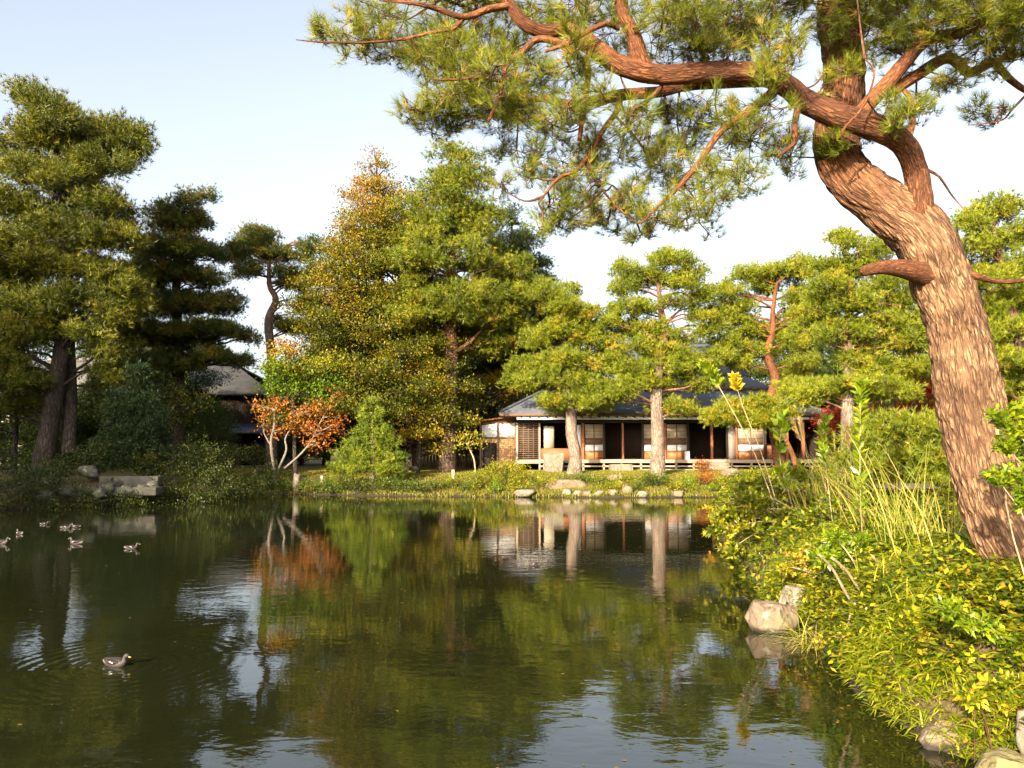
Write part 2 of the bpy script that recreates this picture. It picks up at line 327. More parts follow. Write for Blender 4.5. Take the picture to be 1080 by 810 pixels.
class Tubes:
    """collects tapered tubes; V, quads and the bark coordinates"""
    def __init__(s): s.V = []; s.F = []; s.B = []; s.H = []; s.n = 0
    def add(s, path, rad, sides=8, h0=0, h1=0, cap=True, lump=0.0):
        path = np.asarray(path, float); m = len(path)
        rad = np.interp(np.linspace(0, 1, m), np.linspace(0, 1, len(rad)), rad)
        T = np.gradient(path, axis=0); T /= np.linalg.norm(T, axis=1)[:, None]+1e-9
        up = np.array([0, 0, 1.]) if abs(T[0][2]) < .9 else np.array([1., 0, 0])
        N = np.cross(T[0], up); N /= np.linalg.norm(N); Ns = [N]
        for i in range(1, m):
            N = Ns[-1]-T[i]*np.dot(Ns[-1], T[i]); N /= np.linalg.norm(N)+1e-9; Ns.append(N)
        Ns = np.array(Ns); Bs = np.cross(T, Ns)
        L = np.concatenate([[0], np.cumsum(np.linalg.norm(np.diff(path, axis=0), axis=1))])
        th = np.linspace(0, 2*np.pi, sides, endpoint=False)
        c, sn = np.cos(th), np.sin(th)
        R = rad[:, None]*np.ones((1, sides))
        if lump: R = R*(1+lump*(np.sin(th[None]*3+L[:, None]*2.1)+.7*np.sin(th[None]*5-L[:, None]*3.3+1)))
        V = path[:, None]+Ns[:, None]*(R*c)[..., None]+Bs[:, None]*(R*sn)[..., None]
        r0 = rad.max()
        Bk = np.stack([np.broadcast_to(c*r0, (m, sides)), np.broadcast_to(sn*r0, (m, sides)), np.broadcast_to(L[:, None], (m, sides))], -1)
        Bk = Bk+rng.uniform(-5, 5, 3)
        H = np.broadcast_to(np.linspace(h0, h1, m)[:, None], (m, sides))
        i = np.arange(m-1)[:, None]*sides; j = np.arange(sides)[None]; j2 = (j+1) % sides
        Fq = np.stack([i+j, i+j2, i+sides+j2, i+sides+j], -1).reshape(-1, 4)+s.n
        s.V.append(V.reshape(-1, 3)); s.B.append(Bk.reshape(-1, 3)); s.H.append(H.reshape(-1)); s.F.append(Fq); s.n += m*sides
        if cap:
            s.V.append((path[-1]+T[-1]*rad[-1]*.4)[None]); s.B.append(Bk[-1, :1]); s.H.append(np.array([h1]))
            b = s.n-sides; jj = np.arange(sides)
            s.F.append(np.stack([b+jj, b+(jj+1) % sides, np.full(sides, s.n), np.full(sides, s.n)], -1)[:0])  # placeholder keeps k=4
            # close with quads over pairs of sides
            q = [[b+a, b+(a+1) % sides, b+(a+2) % sides, s.n] for a in range(0, sides, 2)]
            s.F.append(np.array(q)); s.n += 1
    def sticks(s, A, B, ra, rb):
        A = np.asarray(A); B = np.asarray(B); n = len(A)
        if n == 0: return
        T = B-A; T /= np.linalg.norm(T, axis=1)[:, None]+1e-9
        N = np.cross(T, np.array([.3, .2, .93])); N /= np.linalg.norm(N, axis=1)[:, None]+1e-9; Bn = np.cross(T, N)
        V = []
        for (p, r) in ((A, ra), (B, rb)):
            for a in (0, 2.094, 4.189): V.append(p+(N*math.cos(a)+Bn*math.sin(a))*r)
        V = np.stack(V, 1)
        base = s.n+np.arange(n)[:, None]*6
        Fq = np.concatenate([base+np.array([[i, (i+1) % 3, 3+(i+1) % 3, 3+i]]) for i in range(3)], 0)
        s.V.append(V.reshape(-1, 3)); s.B.append(V.reshape(-1, 3)); s.H.append(np.ones(n*6)); s.F.append(Fq); s.n += n*6
    def build(s, name, mat, parent=None, smooth=True):
        return build(name, np.vstack(s.V), np.vstack(s.F), mat, parent, {'bark': np.vstack(s.B), 'height': np.concatenate(s.H)}, smooth)

def unit(v): return v/(np.linalg.norm(v, axis=-1, keepdims=True)+1e-9)
def rdir(n): return unit(rng.normal(size=(n, 3)))

class Leaves:
    def __init__(s): s.V = []; s.T = []; s.k = None
    def needles(s, C, D, k, L, W, spread, tint, droop=0.0):
        """tufts at C along D: k thin blades each (triangles)"""
        s.k = 3; n = len(C)
        C = np.repeat(C, k, 0); D = np.repeat(D, k, 0)
        d = unit(D+spread*rng.normal(size=(n*k, 3))); d[:, 2] -= droop; d = unit(d)
        l = L*rng.uniform(.7, 1.1, (n*k, 1))
        side = unit(np.cross(d, rdir(n*k)))*W*.5
        V = np.stack([C-side, C+side, C+d*l], 1)
        s.V.append(V.reshape(-1, 3)); s.T.append(np.repeat(np.clip(np.repeat(tint, k)+rng.normal(0, .06, n*k), 0, 1), 3))
    def blades(s, C, D, L, W, tint, flat=0.5, fold=.12):
        """pointed leaves: 4-corner kites"""
        s.k = 4; n = len(C)
        L = np.broadcast_to(np.asarray(L), (n,))[:, None]; W = np.broadcast_to(np.asarray(W), (n,))[:, None]
        nrm = unit(rdir(n)+np.array([0, 0, 1.])*flat*2)
        side = unit(np.cross(D, nrm)); up = unit(np.cross(side, D))
        m = C+D*L*.45
        V = np.stack([C, m-side*W*.5+up*W*fold, C+D*L, m+side*W*.5+up*W*fold], 1)
        s.V.append(V.reshape(-1, 3)); s.T.append(np.repeat(np.clip(tint, 0, 1), 4))
    def ribbons(s, C, D, L, W, tint, bend, seg=4):
        """long arching blades in seg quads, given as lists of quads"""
        s.k = 4; n = len(C)
        L = np.broadcast_to(np.asarray(L), (n,))[:, None]; W = np.broadcast_to(np.asarray(W), (n,))[:, None]
        bend = np.broadcast_to(np.asarray(bend), (n,))[:, None]
        hor = D.copy(); hor[:, 2] = 0; hor = unit(hor+1e-4)
        side = unit(np.cross(D, np.array([0, 0, 1.])+rdir(n)*.3))
        pts = []
        for i in range(seg+1):
            t = i/seg
            p = C+D*L*t+hor*L*bend*t*t*.5-np.array([0, 0, 1.])*L*bend*t*t*t*.6
            w = W*(1-t**2.2)*.5+.0008
            if i == 0: w = W*.3
            pts.append((p-side*w, p+side*w))
        for i in range(seg):
            V = np.stack([pts[i][0], pts[i][1], pts[i+1][1], pts[i+1][0]], 1)
            s.V.append(V.reshape(-1, 3)); s.T.append(np.repeat(np.clip(tint, 0, 1), 4))
    def build(s, name, mat, parent=None, loc=None):
        V = np.vstack(s.V); T = np.concatenate(s.T)
        return build(name, V, np.arange(len(V)).reshape(-1, s.k), mat, parent, {'tint': T}, False, loc)

class Boxes:
    def __init__(s): s.V = []; s.F = []; s.n = 0
    def box(s, x0, x1, y0, y1, z0, z1):
        v = [(x, y, z) for z in (z0, z1) for y in (y0, y1) for x in (x0, x1)]
        return s.hexa(v)
    def hexa(s, v):
        """8 corners, order x fastest, then y, then z"""
        f = [(0, 2, 3, 1), (4, 5, 7, 6), (0, 1, 5, 4), (2, 6, 7, 3), (0, 4, 6, 2), (1, 3, 7, 5)]
        s.V += [tuple(p) for p in v]; s.F += [tuple(a+s.n for a in q) for q in f]; s.n += 8; return s
    def build(s, name, mat, parent=None, bevel=0.0, loc=None):
        o = build(name, np.array(s.V), np.array(s.F), mat, parent, loc=loc)
        if bevel:
            b = o.modifiers.new('bevel', 'BEVEL'); b.width = bevel; b.segments = 2; b.limit_method = 'ANGLE'
        return o

# ------------------------------------------------------------------ pond outline and terrain
POND = np.array([(3.55, 4.4), (3.45, 5.5), (3.1, 6.0), (3.1, 6.8), (3.25, 8.0), (3.5, 9.3), (3.55, 10.6), (4.0, 14), (5.2, 20), (6.6, 26), (8.3, 31), (8.9, 33.5),
                 (6.5, 33.6), (4, 33.3), (1.8, 33.6), (0, 33.7), (-3, 34), (-6, 34.6), (-9, 35.6), (-11, 35.6), (-12.2, 33.5), (-13.4, 30.6), (-15.5, 28.6), (-18.5, 26.8),
                 (-23, 24), (-26, 15), (-22, 4), (-14, 1.2), (-3, 1.9), (1.5, 2.0), (3.2, 2.8)])
def pond_sd(X, Y):
    """distance to the shore, positive on land"""
    d = np.full(X.shape, 1e9); inside = np.zeros(X.shape, bool)
    n = len(POND)
    for i in range(n):
        a = POND[i]; b = POND[(i+1) % n]; e = b-a
        t = np.clip(((X-a[0])*e[0]+(Y-a[1])*e[1])/(e@e), 0, 1)
        d = np.minimum(d, np.hypot(X-a[0]-t*e[0], Y-a[1]-t*e[1]))
        c = ((a[1] > Y) != (b[1] > Y)) & (X < (b[0]-a[0])*(Y-a[1])/(b[1]-a[1]+1e-12)+a[0])
        inside ^= c
    return np.where(inside, -d, d)
def wob(X, Y):
    return (np.sin(X*1.3+Y*.7)*np.cos(Y*1.1-X*.4)*.5+np.sin(X*3.1+1.7)*np.cos(Y*2.7+.6)*.25+np.sin(X*.31+2)*np.cos(Y*.27)*.8)
def height(X, Y):
    X = np.asarray(X, float); Y = np.asarray(Y, float)
    d = pond_sd(X, Y)+.12*wob(X*1.7, Y*1.7)
    top = .80+.12*(Y > 30)+.22*np.exp(-((X-4.5)**2+(Y-7)**2)/14)+.05*wob(X*.8, Y*.8)
    k = np.where((Y > 32) & (X > -12), 3.4, .55)
    land = top*(1-np.exp(-np.maximum(d, 0)/k*1.6))
    far = np.clip((np.hypot(X, Y-20)-70)/200, 0, 1)*6
    return np.where(d > 0, land+far, np.maximum(-1.2, d*1.1))
def H1(x, y): return float(height(np.array([x]), np.array([y]))[0])

def axis(lo, hi, fine_lo, fine_hi, step):
    a = [fine_lo]; s_ = step
    while a[-1] > lo: s_ *= 1.22; a.append(a[-1]-s_)
    b = list(np.arange(fine_lo, fine_hi, step)); c = [fine_hi]; s_ = step
    while c[-1] < hi: s_ *= 1.22; c.append(c[-1]+s_)
    return np.array(a[::-1][:-1]+b+c)
ax = axis(-1500, 1500, -30, 22, .22); ay = axis(-1500, 1500, 0, 46, .22)
GX, GY = np.meshgrid(ax, ay); GZ = height(GX, GY)
nx, ny = len(ax), len(ay)
ii = np.arange(ny-1)[:, None]*nx; jj = np.arange(nx-1)[None]
gf = np.stack([ii+jj, ii+jj+1, ii+nx+jj+1, ii+nx+jj], -1).reshape(-1, 4)
tag(build('ground', np.stack([GX, GY, GZ], -1).reshape(-1, 3), gf, M_GROUND, smooth=True), kind='structure')

duckpos = P(123, 694, 1); duckY = 8.15; DP = P(123, 692, duckY)
DUCK_RINGS = [(DP[0]+.05, DP[1], .0011)]
M_WATER = watermat()
wx0, wx1, wy0, wy1 = -28, 10.5, .5, 37.5
tag(build('pond_water', [(wx0, wy0, 0), (wx1, wy0, 0), (wx1, wy1, 0), (wx0, wy1, 0)], [(0, 1, 2, 3)], M_WATER), kind='structure')

# ------------------------------------------------------------------ rocks
def rock(name, c, r, mat, label, group=None, seed=0, sub=4, flat=.25, cat='rock'):
    import bmesh
    bm = bmesh.new(); bmesh.ops.create_icosphere(bm, subdivisions=sub, radius=1)
    rs = random.Random(seed)
    planes = [(Vector((rs.gauss(0, 1), rs.gauss(0, 1), rs.gauss(0, .8))).normalized(), rs.uniform(.62, .9)) for _ in range(9)]
    planes.append((Vector((0, 0, 1)), .72))
    o_ = Vector((seed*3.7, seed*1.3, 0))
    for v in bm.verts:
        p = v.co.copy()
        for nrm, dd in planes:
            q = p.dot(nrm)
            if q > dd: p -= nrm*(q-dd)*.88
        p *= 1+.13*mnoise.noise(p*1.6+o_)+.05*mnoise.noise(p*5+o_)+.02*mnoise.noise(p*13+o_)
        v.co = Vector((p.x*r[0], p.y*r[1], p.z*r[2]))
    me = bpy.data.meshes.new(name); bm.to_mesh(me); bm.free()
    me.polygons.foreach_set('use_smooth', np.ones(len(me.polygons), dtype=bool))
    me.materials.append(mat)
    o = bpy.data.objects.new(name, me); COL.objects.link(o); o.location = c; o.rotation_euler = (0, 0, rs.uniform(-.4, .4))
    return tag(o, label, cat, group)

# ------------------------------------------------------------------ foliage generators
def clump_points(blobs, dens, top=True):
    top = top and dens < 15
    """centres of leaf clumps spread through ellipsoids, with outward directions and blob index"""
    C = []; D = []; I = []
    for i, (c, r) in enumerate(blobs):
        n = max(3, int(dens*(r[0]*r[1]+r[0]*r[2]+r[1]*r[2])*2.2))
        u = rdir(n)
        if top:
            u[:, 2] = np.where(u[:, 2] < -.25, u[:, 2]*.4-.05, u[:, 2])
        f = rng.uniform(.35, 1, (n, 1))**.6
        f *= 1+.22*rng.normal(size=(n, 1))*.6
        C.append(c+u*f*r); D.append(unit(u/np.array(r)*min(r))); I += [i]*n
    return np.vstack(C), np.vstack(D), np.array(I)

FK = {  # kind: clump spacing density, elements per clump, spread of elements, maker
    'pine':   dict(dens=4.8, per=20, sig=.165, k=9, L=.20, W=.023, spread=.6),
    'pinebig': dict(dens=3.6, per=22, sig=.21, k=9, L=.25, W=.028, spread=.6),
    'spray':  dict(dens=3.6, per=20, sig=.20, k=9, L=.24, W=.028, spread=.5),
    'leaf':   dict(dens=7, per=15, sig=.20, L=.13, W=.085),
    'leafbig': dict(dens=6, per=13, sig=.24, L=.16, W=.11),
    'shrub':  dict(dens=16, per=16, sig=.11, L=.075, W=.045),
}
def foliage(Lv, blobs, kind, tintf, dens=1.0, wood=None, wr=.012):
    q = FK[kind]
    C, D, I = clump_points(blobs, q['dens']*dens)
    n = len(C); per = q['per']
    ct = tintf(C, len(C))+rng.normal(0, .10, len(C))
    if wood is not None:
        bc = np.array([b[0] for b in blobs])[I]
        sel = rng.random(n) < .35
        wood.sticks(bc[sel], C[sel]-.05, wr, wr*.4)
    E = np.repeat(C, per, 0)+rng.normal(size=(n*per, 3))*q['sig']*np.array([1, 1, .8])
    ED = unit(np.repeat(D, per, 0)*.7+rng.normal(size=(n*per, 3))*.4+np.array([0, 0, .55]))
    T = np.clip(np.repeat(ct, per)+rng.normal(0, .07, n*per), 0, 1)
    if kind in ('pine', 'pinebig', 'spray'):
        if kind == 'spray': ED = unit(ED+np.array([0, 0, -.35]))
        Lv.needles(E, ED, q['k'], q['L'], q['W'], q['spread'], T)
    else:
        Lv.blades(E, unit(ED+rdir(len(E))*.8), q['L']*rng.uniform(.7, 1.2, len(E)), q['W'], T, flat=.6)

def tint_rand(lo=.15, hi=.85, zlo=None, zhi=None, dz=0.0):
    def f(C, n):
        t = rng.uniform(lo, hi, n)
        if zlo is not None: t = t+dz*np.clip((C[:, 2]-zlo)/(zhi-zlo), 0, 1)
        return t
    return f

def pxblobs(lst, Y, W, reps=3, xj=.4, dr=1.0, grow=1.0):
    """crown lumps: each listed as it shows (centre and radii in photo px) gets its real place at depth Y and partners deeper and nearer inside the crown"""
    out_ = []
    for (px, py, rx, ry) in lst:
        rx, ry = rx*1.12*grow, ry*1.2*grow
        for k in range(reps):
            dy = (rng.uniform(-.75, -.05) if k == 0 else rng.uniform(-.1, .9))*W if reps > 1 else rng.uniform(-.5, .5)*W
            y = Y+dy; s = y/F
            c = P(px, py, y)
            if k: c = c+np.array([rng.normal(0, xj), 0, rng.normal(0, xj*.5)])
            out_.append((c, np.array([rx*s, max(rx*s*dr, .3), ry*s])))
    return out_
def cone_blobs(x, ytop, ybot, prof, Y, step=.8, flat=.34, lean=0, gap=.0):
    """whorls of branches round an axis: real 3D tiers. prof = [(py, halfwidth px)]"""
    s = Y/F; out_ = []
    pys = np.array([p[0] for p in prof], float); ws = np.array([p[1] for p in prof], float)
    py = ytop
    while py < ybot:
        hw = np.interp(py, pys, ws)*s
        c0 = P(x+lean*(py-ytop), py, Y)
        br = max(.35, min(hw*.42, 1.15))*rng.uniform(.8, 1.15)
        n = max(1, int(2*math.pi*max(hw-br*.6, .05)/(br*1.35)))
        a0 = rng.uniform(0, 6.28)
        for i in range(n):
            if rng.random() < gap: continue
            a = a0+i*2*math.pi/n+rng.normal(0, .15); rr = max(hw-br*.75, 0)*rng.uniform(.62, 1.22)
            out_.append((c0+np.array([math.cos(a)*rr, math.sin(a)*rr, rng.normal(0, .25)-.12*rr]), np.array([br, br, br*flat*rng.uniform(.8, 1.3)])))
        if hw > 1.6 and rng.random() < .8:
            out_.append((c0+rng.normal(0, .3, 3), np.array([hw*.4, hw*.4, br*flat])))
        py += step/s
    return out_

def limbs(tb, trunk, blobs, r0, drop=.25, sides=5, pick=1.0, zmin=None):
    for c, r in blobs:
        if rng.random() > pick: continue
        dist = np.linalg.norm(trunk[:, :2]-c[:2], axis=1)
        zt = c[2]-drop*dist
        cost = np.abs(trunk[:, 2]-zt)+.25*dist
        a = trunk[int(np.argmin(cost))]
        L = np.linalg.norm(c-a)
        if L < .25: continue
        mid = (a+c)/2+rng.normal(0, .07*L, 3)+np.array([0, 0, .06*L]); q3 = a*.25+c*.75+rng.normal(0, .05*L, 3)
        rb = min(r0*.5, .02+.018*L)
        tb.add(catmull([a, mid, q3, c], 8), [rb, rb*.7, rb*.45, rb*.25], sides, 1, 1, cap=False)

def tree(name, label, cat, Y, trunk_px, rad, blobs, kind, mat, bark, group=None, tint=None, dens=1.0, drop=.25, pick=1.0, extra_trunks=(), tdepth=0.0, lump=.04, base_on_ground=True):
    pts = [P(x, y, Y+tdepth*(i/(len(trunk_px)-1))) for i, (x, y) in enumerate(trunk_px)]
    if base_on_ground:
        pts[0][2] = min(pts[0][2], H1(pts[0][0], pts[0][1])-.05)
        if pts[0][2] < H1(pts[0][0], pts[0][1])-.06 or pts[0][2] > H1(pts[0][0], pts[0][1])-.04: pts[0][2] = H1(pts[0][0], pts[0][1])-.05
    root = thing(name, pts[0]+np.array([0, 0, .05]), label, cat, group)
    path = catmull(pts, 26)
    tb = Tubes()
    rr = np.array(rad, float)
    tb.add(path, [rr[0]*1.25, rr[0], rr[0]*.95]+list(np.linspace(rr[0]*.9, rr[1], 5)), 12, 0, 1, lump=lump)
    paths = [path]
    for (tp, r2) in extra_trunks:
        q = [P(x, y, Y+d) for (x, y, d) in tp]
        pp = catmull(q, 16); tb.add(pp, list(r2), 10, .2, 1, lump=lump); paths.append(pp)
    tb.build('trunk', bark, root)
    wb = Tubes(); allp = np.vstack(paths)
    limbs(wb, allp, blobs, rr[0], drop, pick=pick)
    Lv = Leaves()
    foliage(Lv, blobs, kind, tint or tint_rand(), dens, wb)
    wb.build('branches', bark, root)
    Lv.build('foliage', mat, root)
    return root

def shrub(name, label, cat, px, py, rx, ry, Y, mat, kind='shrub', group=None, dens=1.0, tint=None, lumps=5):
    s = Y/F; c = P(px, py, Y); g = H1(c[0], c[1])
    top = max(c[2]+ry*s, g+.25); c = np.array([c[0], c[1], g+(top-g)*.42]); R = np.array([rx*s, rx*s*.9, (top-g)*.58])
    bl = [(c, R*.85)]
    for i in range(lumps):
        u = rdir(1)[0]; u[2] = u[2]*.6+.1
        bl.append((c+u*R*.55, R*rng.uniform(.38, .55)))
    root = thing(name, (c[0], c[1], g), label, cat, group)
    tb = Tubes()
    for (b, r) in bl:
        a = np.array([c[0]+rng.normal(0, .06), c[1]+rng.normal(0, .06), min(g, c[2]-ry*s*.5)-.05])
        tb.add(catmull([a, (a+b)/2+rng.normal(0, .05, 3), b], 5), [.025, .015, .008], 5, cap=False)
    Lv = Leaves(); foliage(Lv, bl, kind, tint or tint_rand(), dens, tb, .006)
    tb.build('stems', B_DARK, root); Lv.build('foliage', mat, root)
    return root

# ================================================================== THE VILLA ACROSS THE POND
HY = 42.0; GH = .80
def hx(px): return (px-540)*HY/F
def hz(py): return float(P(540, py, HY)[2])
def villa():
    R = thing('villa', (hx(690), HY+4, GH), 'long wooden villa with dark shingled roofs, veranda and paper screens', 'house')
    FL = hz(484.5); EV = hz(441); zb = GH
    xl, xr = hx(547), hx(866)
    # veranda deck and its edge
    b = Boxes(); b.box(hx(568), xr, HY-1.15, HY, FL-.10, FL); b.build('veranda', M_WOODP, R, .01)
    b = Boxes(); b.box(hx(568), xr, HY-1.19, HY-1.153, FL-.16, FL+.012); b.build('veranda_edge', M_WOODP, R, .006)
    for px in (573, 592, 613, 634, 652, 672, 690, 708, 726, 746, 765, 785, 806, 828, 850):
        b = Boxes(); b.box(hx(px)-.05, hx(px)+.05, HY-1.1, HY-1.0, zb-.1, FL-.10); b.build('veranda_post', M_WOODP, R, .008)
    b = Boxes(); b.box(hx(568), xr, HY-1.10, HY-1.04, zb+.26, zb+.34); b.build('brace_rail', M_WOODP, R, .005)
    b = Boxes(); b.box(hx(672), hx(766), HY-1.75, HY-1.25, zb+.12, zb+.17)
    for px in (676, 719, 762): b.box(hx(px)-.05, hx(px)+.05, HY-1.7, HY-1.3, zb-.05, zb+.12)
    b.build('entrance_step', M_WOODP, R, .008)
    # shell: dark rooms behind, floor, back wall, ceiling
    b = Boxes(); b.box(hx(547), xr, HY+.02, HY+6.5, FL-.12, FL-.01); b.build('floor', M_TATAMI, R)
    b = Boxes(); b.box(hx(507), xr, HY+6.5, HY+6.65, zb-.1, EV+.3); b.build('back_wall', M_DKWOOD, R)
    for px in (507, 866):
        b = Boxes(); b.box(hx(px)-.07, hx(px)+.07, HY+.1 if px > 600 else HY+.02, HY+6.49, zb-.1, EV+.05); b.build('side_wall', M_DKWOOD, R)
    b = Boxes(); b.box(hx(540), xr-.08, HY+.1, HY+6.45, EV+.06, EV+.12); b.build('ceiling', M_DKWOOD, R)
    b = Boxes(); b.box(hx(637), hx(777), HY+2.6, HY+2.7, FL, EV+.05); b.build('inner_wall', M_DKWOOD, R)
    # beams under the eaves
    b = Boxes(); b.box(hx(545), xr, HY-.06, HY+.08, hz(446), hz(442.6)); b.build('lintel', M_DKWOOD, R)
    b = Boxes(); b.box(hx(545), xr, HY-.02, HY+.06, hz(442.5), hz(438)); b.build('transom', M_PLASTER, R)
    b = Boxes(); b.box(hx(545), xr, HY-.98, HY-.955, hz(443.2), hz(440.4)); b.build('eave_strip', M_PLASTER, R)
    for px in (556, 580, 598, 636, 656, 677, 725, 750, 776, 806, 830):
        b = Boxes(); b.box(hx(px)-.03, hx(px)+.03, HY-.05, HY-.021, hz(442.5), hz(438)); b.build('strut', M_DKWOOD, R)
    b = Boxes(); b.box(hx(530), hx(869), HY-.95, HY-.83, hz(438.6), hz(436.4)); b.build('eave_beam', M_DKWOOD, R)
    # posts
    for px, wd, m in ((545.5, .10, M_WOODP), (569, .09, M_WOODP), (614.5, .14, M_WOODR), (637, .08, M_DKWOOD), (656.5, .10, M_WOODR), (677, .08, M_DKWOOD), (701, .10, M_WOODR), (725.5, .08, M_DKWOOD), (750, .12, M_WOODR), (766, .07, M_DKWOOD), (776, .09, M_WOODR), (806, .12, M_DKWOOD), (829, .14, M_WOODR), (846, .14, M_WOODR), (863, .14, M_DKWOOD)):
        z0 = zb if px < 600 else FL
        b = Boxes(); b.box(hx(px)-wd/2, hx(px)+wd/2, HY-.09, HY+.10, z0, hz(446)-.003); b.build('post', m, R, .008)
    # lattice door on the left
    b = Boxes(); x0, x1, z0, z1 = hx(546.8), hx(567.8), hz(483), hz(446.3)
    b.box(x0, x1, HY+.03, HY+.06, z0, z1); dr = b.build('lattice_door', M_DKWOOD, R)
    b = Boxes()
    for i in range(17):
        z = z0+(z1-z0)*i/16; b.box(x0, x1, HY-.012, HY+.008, z-.022, z+.022)
    b.build('slats', M_WOOD, dr); b = Boxes()
    for i in range(5):
        x = x0+(x1-x0)*i/4; b.box(x-.025, x+.025, HY+.009, HY+.029, z0, z1)
    b.build('muntins', M_WOOD, dr)
    b = Boxes(); b.box(hx(544), hx(571), HY-.12, HY+.0, FL-.22, FL-.02); b.build('door_sill', M_WOODP, R, .01)
    b = Boxes(); b.box(hx(570), hx(613), HY+.0, HY+.05, FL, hz(473)); b.build('low_panel', M_WOODR, R)
    b = Boxes(); b.box(hx(573.5), hx(584), HY+.06, HY+.09, hz(472.8), hz(449.5)); b.build('window_paper', M_PAPER, R)
    b = Boxes(); b.box(hx(573), hx(573.5), HY+.05, HY+.10, hz(473), hz(449)); b.box(hx(584), hx(584.6), HY+.05, HY+.10, hz(473), hz(449)); b.build('window_frame', M_DKWOOD, R)
    b = Boxes(); b.box(hx(606.5), hx(612.5), HY+.06, HY+.09, hz(472.8), hz(448)); b.build('window_paper', M_PLASTER, R)
    # paper screens: shade-darkened cream paper above, a lattice strip, white paper, an orange board at the foot
    def shoji(a, c, y=HY+.03):
        x0, x1 = hx(a), hx(c)
        bb = Boxes(); bb.box(x0, x1, y+.012, y+.03, hz(462.5), hz(447.5)); pn = bb.build('paper_screen', M_PAPER, R)
        bb = Boxes(); bb.box(x0, x1, y+.012, y+.03, hz(475.6), hz(468.8)); bb.build('lower_paper', M_PLASTER, pn)
        bb = Boxes(); bb.box(x0, x1, y+.004, y+.03, FL+.01, hz(475.8)); bb.build('kick_board', M_ORANGE, pn)
        bb = Boxes(); bb.box(x0, x1, y+.015, y+.03, hz(468.7), hz(462.6)); bb.build('strip', M_WOOD, pn)
        bb = Boxes(); nn = max(2, int((x1-x0)/.3))
        for i in range(nn+1):
            x = x0+(x1-x0)*i/nn; bb.box(x-.018, x+.018, y-.008, y+.003, hz(468.6), hz(462.7))
        mid = (x0+x1)/2
        for x in (x0, mid, x1): bb.box(x-.024, x+.024, y-.03, y-.009, FL+.01, hz(447.4))
        for z in (hz(462.5), hz(468.8), hz(475.7)): bb.box(x0, x1, y-.007, y+.002, z-.02, z+.02)
        for i in range(1, 4):
            z = hz(462.5)+(hz(447.5)-hz(462.5))*i/4; bb.box(x0, x1, y+.004, y+.010, z-.008, z+.008)
        bb.build('screen_frame', M_WOOD, pn)
    for a, c in ((616.5, 636), (678.5, 700), (702.5, 724), (777.5, 805)): shoji(a, c)
    b = Boxes(); b.box(hx(766.5), hx(775.5), HY+.04, HY+.07, FL, hz(446.5)); b.build('sliding_board', M_GREYP, R)
    b = Boxes(); b.box(hx(807), hx(828), HY+.04, HY+.07, FL, hz(470)); b.build('low_panel', M_WOODR, R)
    # white lantern box standing on the deck edge is a thing of its own (below)
    # left lean-to
    lx0, lx1 = hx(507), hx(544.7)
    b = Boxes(); b.box(lx0, lx1, HY+.02, HY+.12, hz(462), hz(446)); b.build('white_wall', M_PLASTER, R)
    b = Boxes(); b.box(lx0, lx1, HY+.03, HY+.12, zb-.1, hz(462)-.003)
    b.build('wicker_panel', M_WOOD2, R)
    b = Boxes()
    for px in (507, 525, 544): b.box(hx(px)-.05, hx(px)+.05, HY-.03, HY+.018, zb-.1, hz(445.5))
    b.box(lx0, lx1, HY-.02, HY+.017, hz(462.8), hz(461)); b.box(lx0, lx1, HY-.02, HY+.017, hz(446.5), hz(445)); b.build('timber_frame', M_WOOD, R, .006)
    b = Boxes(); b.box(hx(509), hx(524), HY+.0, HY+.025, zb+.1, hz(467)); b.build('opening_shade_panel', M_DKWOOD, R)  # solid dark panel stands in for the unlit opening
    x0, x1 = hx(494.5), hx(552); za, zb2 = hz(445), hz(437.2)
    y0, y1 = HY-.32, HY+4
    v = [(x0, y0, za-.07), (x1, y0, zb2-.07), (x0, y1, za-.07), (x1, y1, zb2-.07), (x0, y0, za), (x1, y0, zb2), (x0, y1, za), (x1, y1, zb2)]
    Boxes().hexa(v).build('side_roof', M_WOODR, R)
    Boxes().hexa([(p[0], p[1], p[2]-.25+.004) if i < 4 else (p[0], p[1], p[2]-.004-.07) for i, p in enumerate([(x0+.3, HY, za), (x1, HY, zb2), (x0+.3, HY+.1, za), (x1, HY+.1, zb2)]*2)]).build('gable_board', M_WOOD, R)
    # lower hipped roof
    ex0, ex1, ey0, ey1 = hx(527)*.974, hx(872)*.974, HY-1.1, HY+8.2
    ez = float(P(600, 435.5, ey0)[2]); rise = 1.62; run = 3.6
    ix0, ix1, iy0, iy1 = ex0+2.9, ex1-2.9, ey0+run, ey1-run; iz = ez+rise
    def hip(e, i, name, m, parent, th=.12):
        (a0, a1, b0, b1, zz), (c0, c1, d0, d1, z2) = e, i
        V = [(a0, b0, zz), (a1, b0, zz), (a1, b1, zz), (a0, b1, zz), (c0, d0, z2), (c1, d0, z2), (c1, d1, z2), (c0, d1, z2),
             (a0, b0, zz-th), (a1, b0, zz-th), (a1, b1, zz-th), (a0, b1, zz-th)]
        Fq = [(0, 1, 5, 4), (1, 2, 6, 5), (2, 3, 7, 6), (3, 0, 4, 7), (4, 5, 6, 7), (0, 8, 9, 1), (1, 9, 10, 2), (2, 10, 11, 3), (3, 11, 8, 0), (8, 11, 10, 9)]
        return build(name, V, Fq, m, parent)
    rf = hip((ex0, ex1, ey0, ey1, ez), (ix0, ix1, iy0, iy1, iz), 'lower_roof', M_ROOF, R)
    for (a, c) in (((ex0, ey0, ez), (ix0, iy0, iz)), ((ex1, ey0, ez), (ix1, iy0, iz))): tb = Tubes(); tb.add([np.array(a)+[0, 0, .03], np.array(c)+[0, 0, .03]], [.09, .09], 8, cap=False); tb.build('hip_cap', M_ROOF, rf)
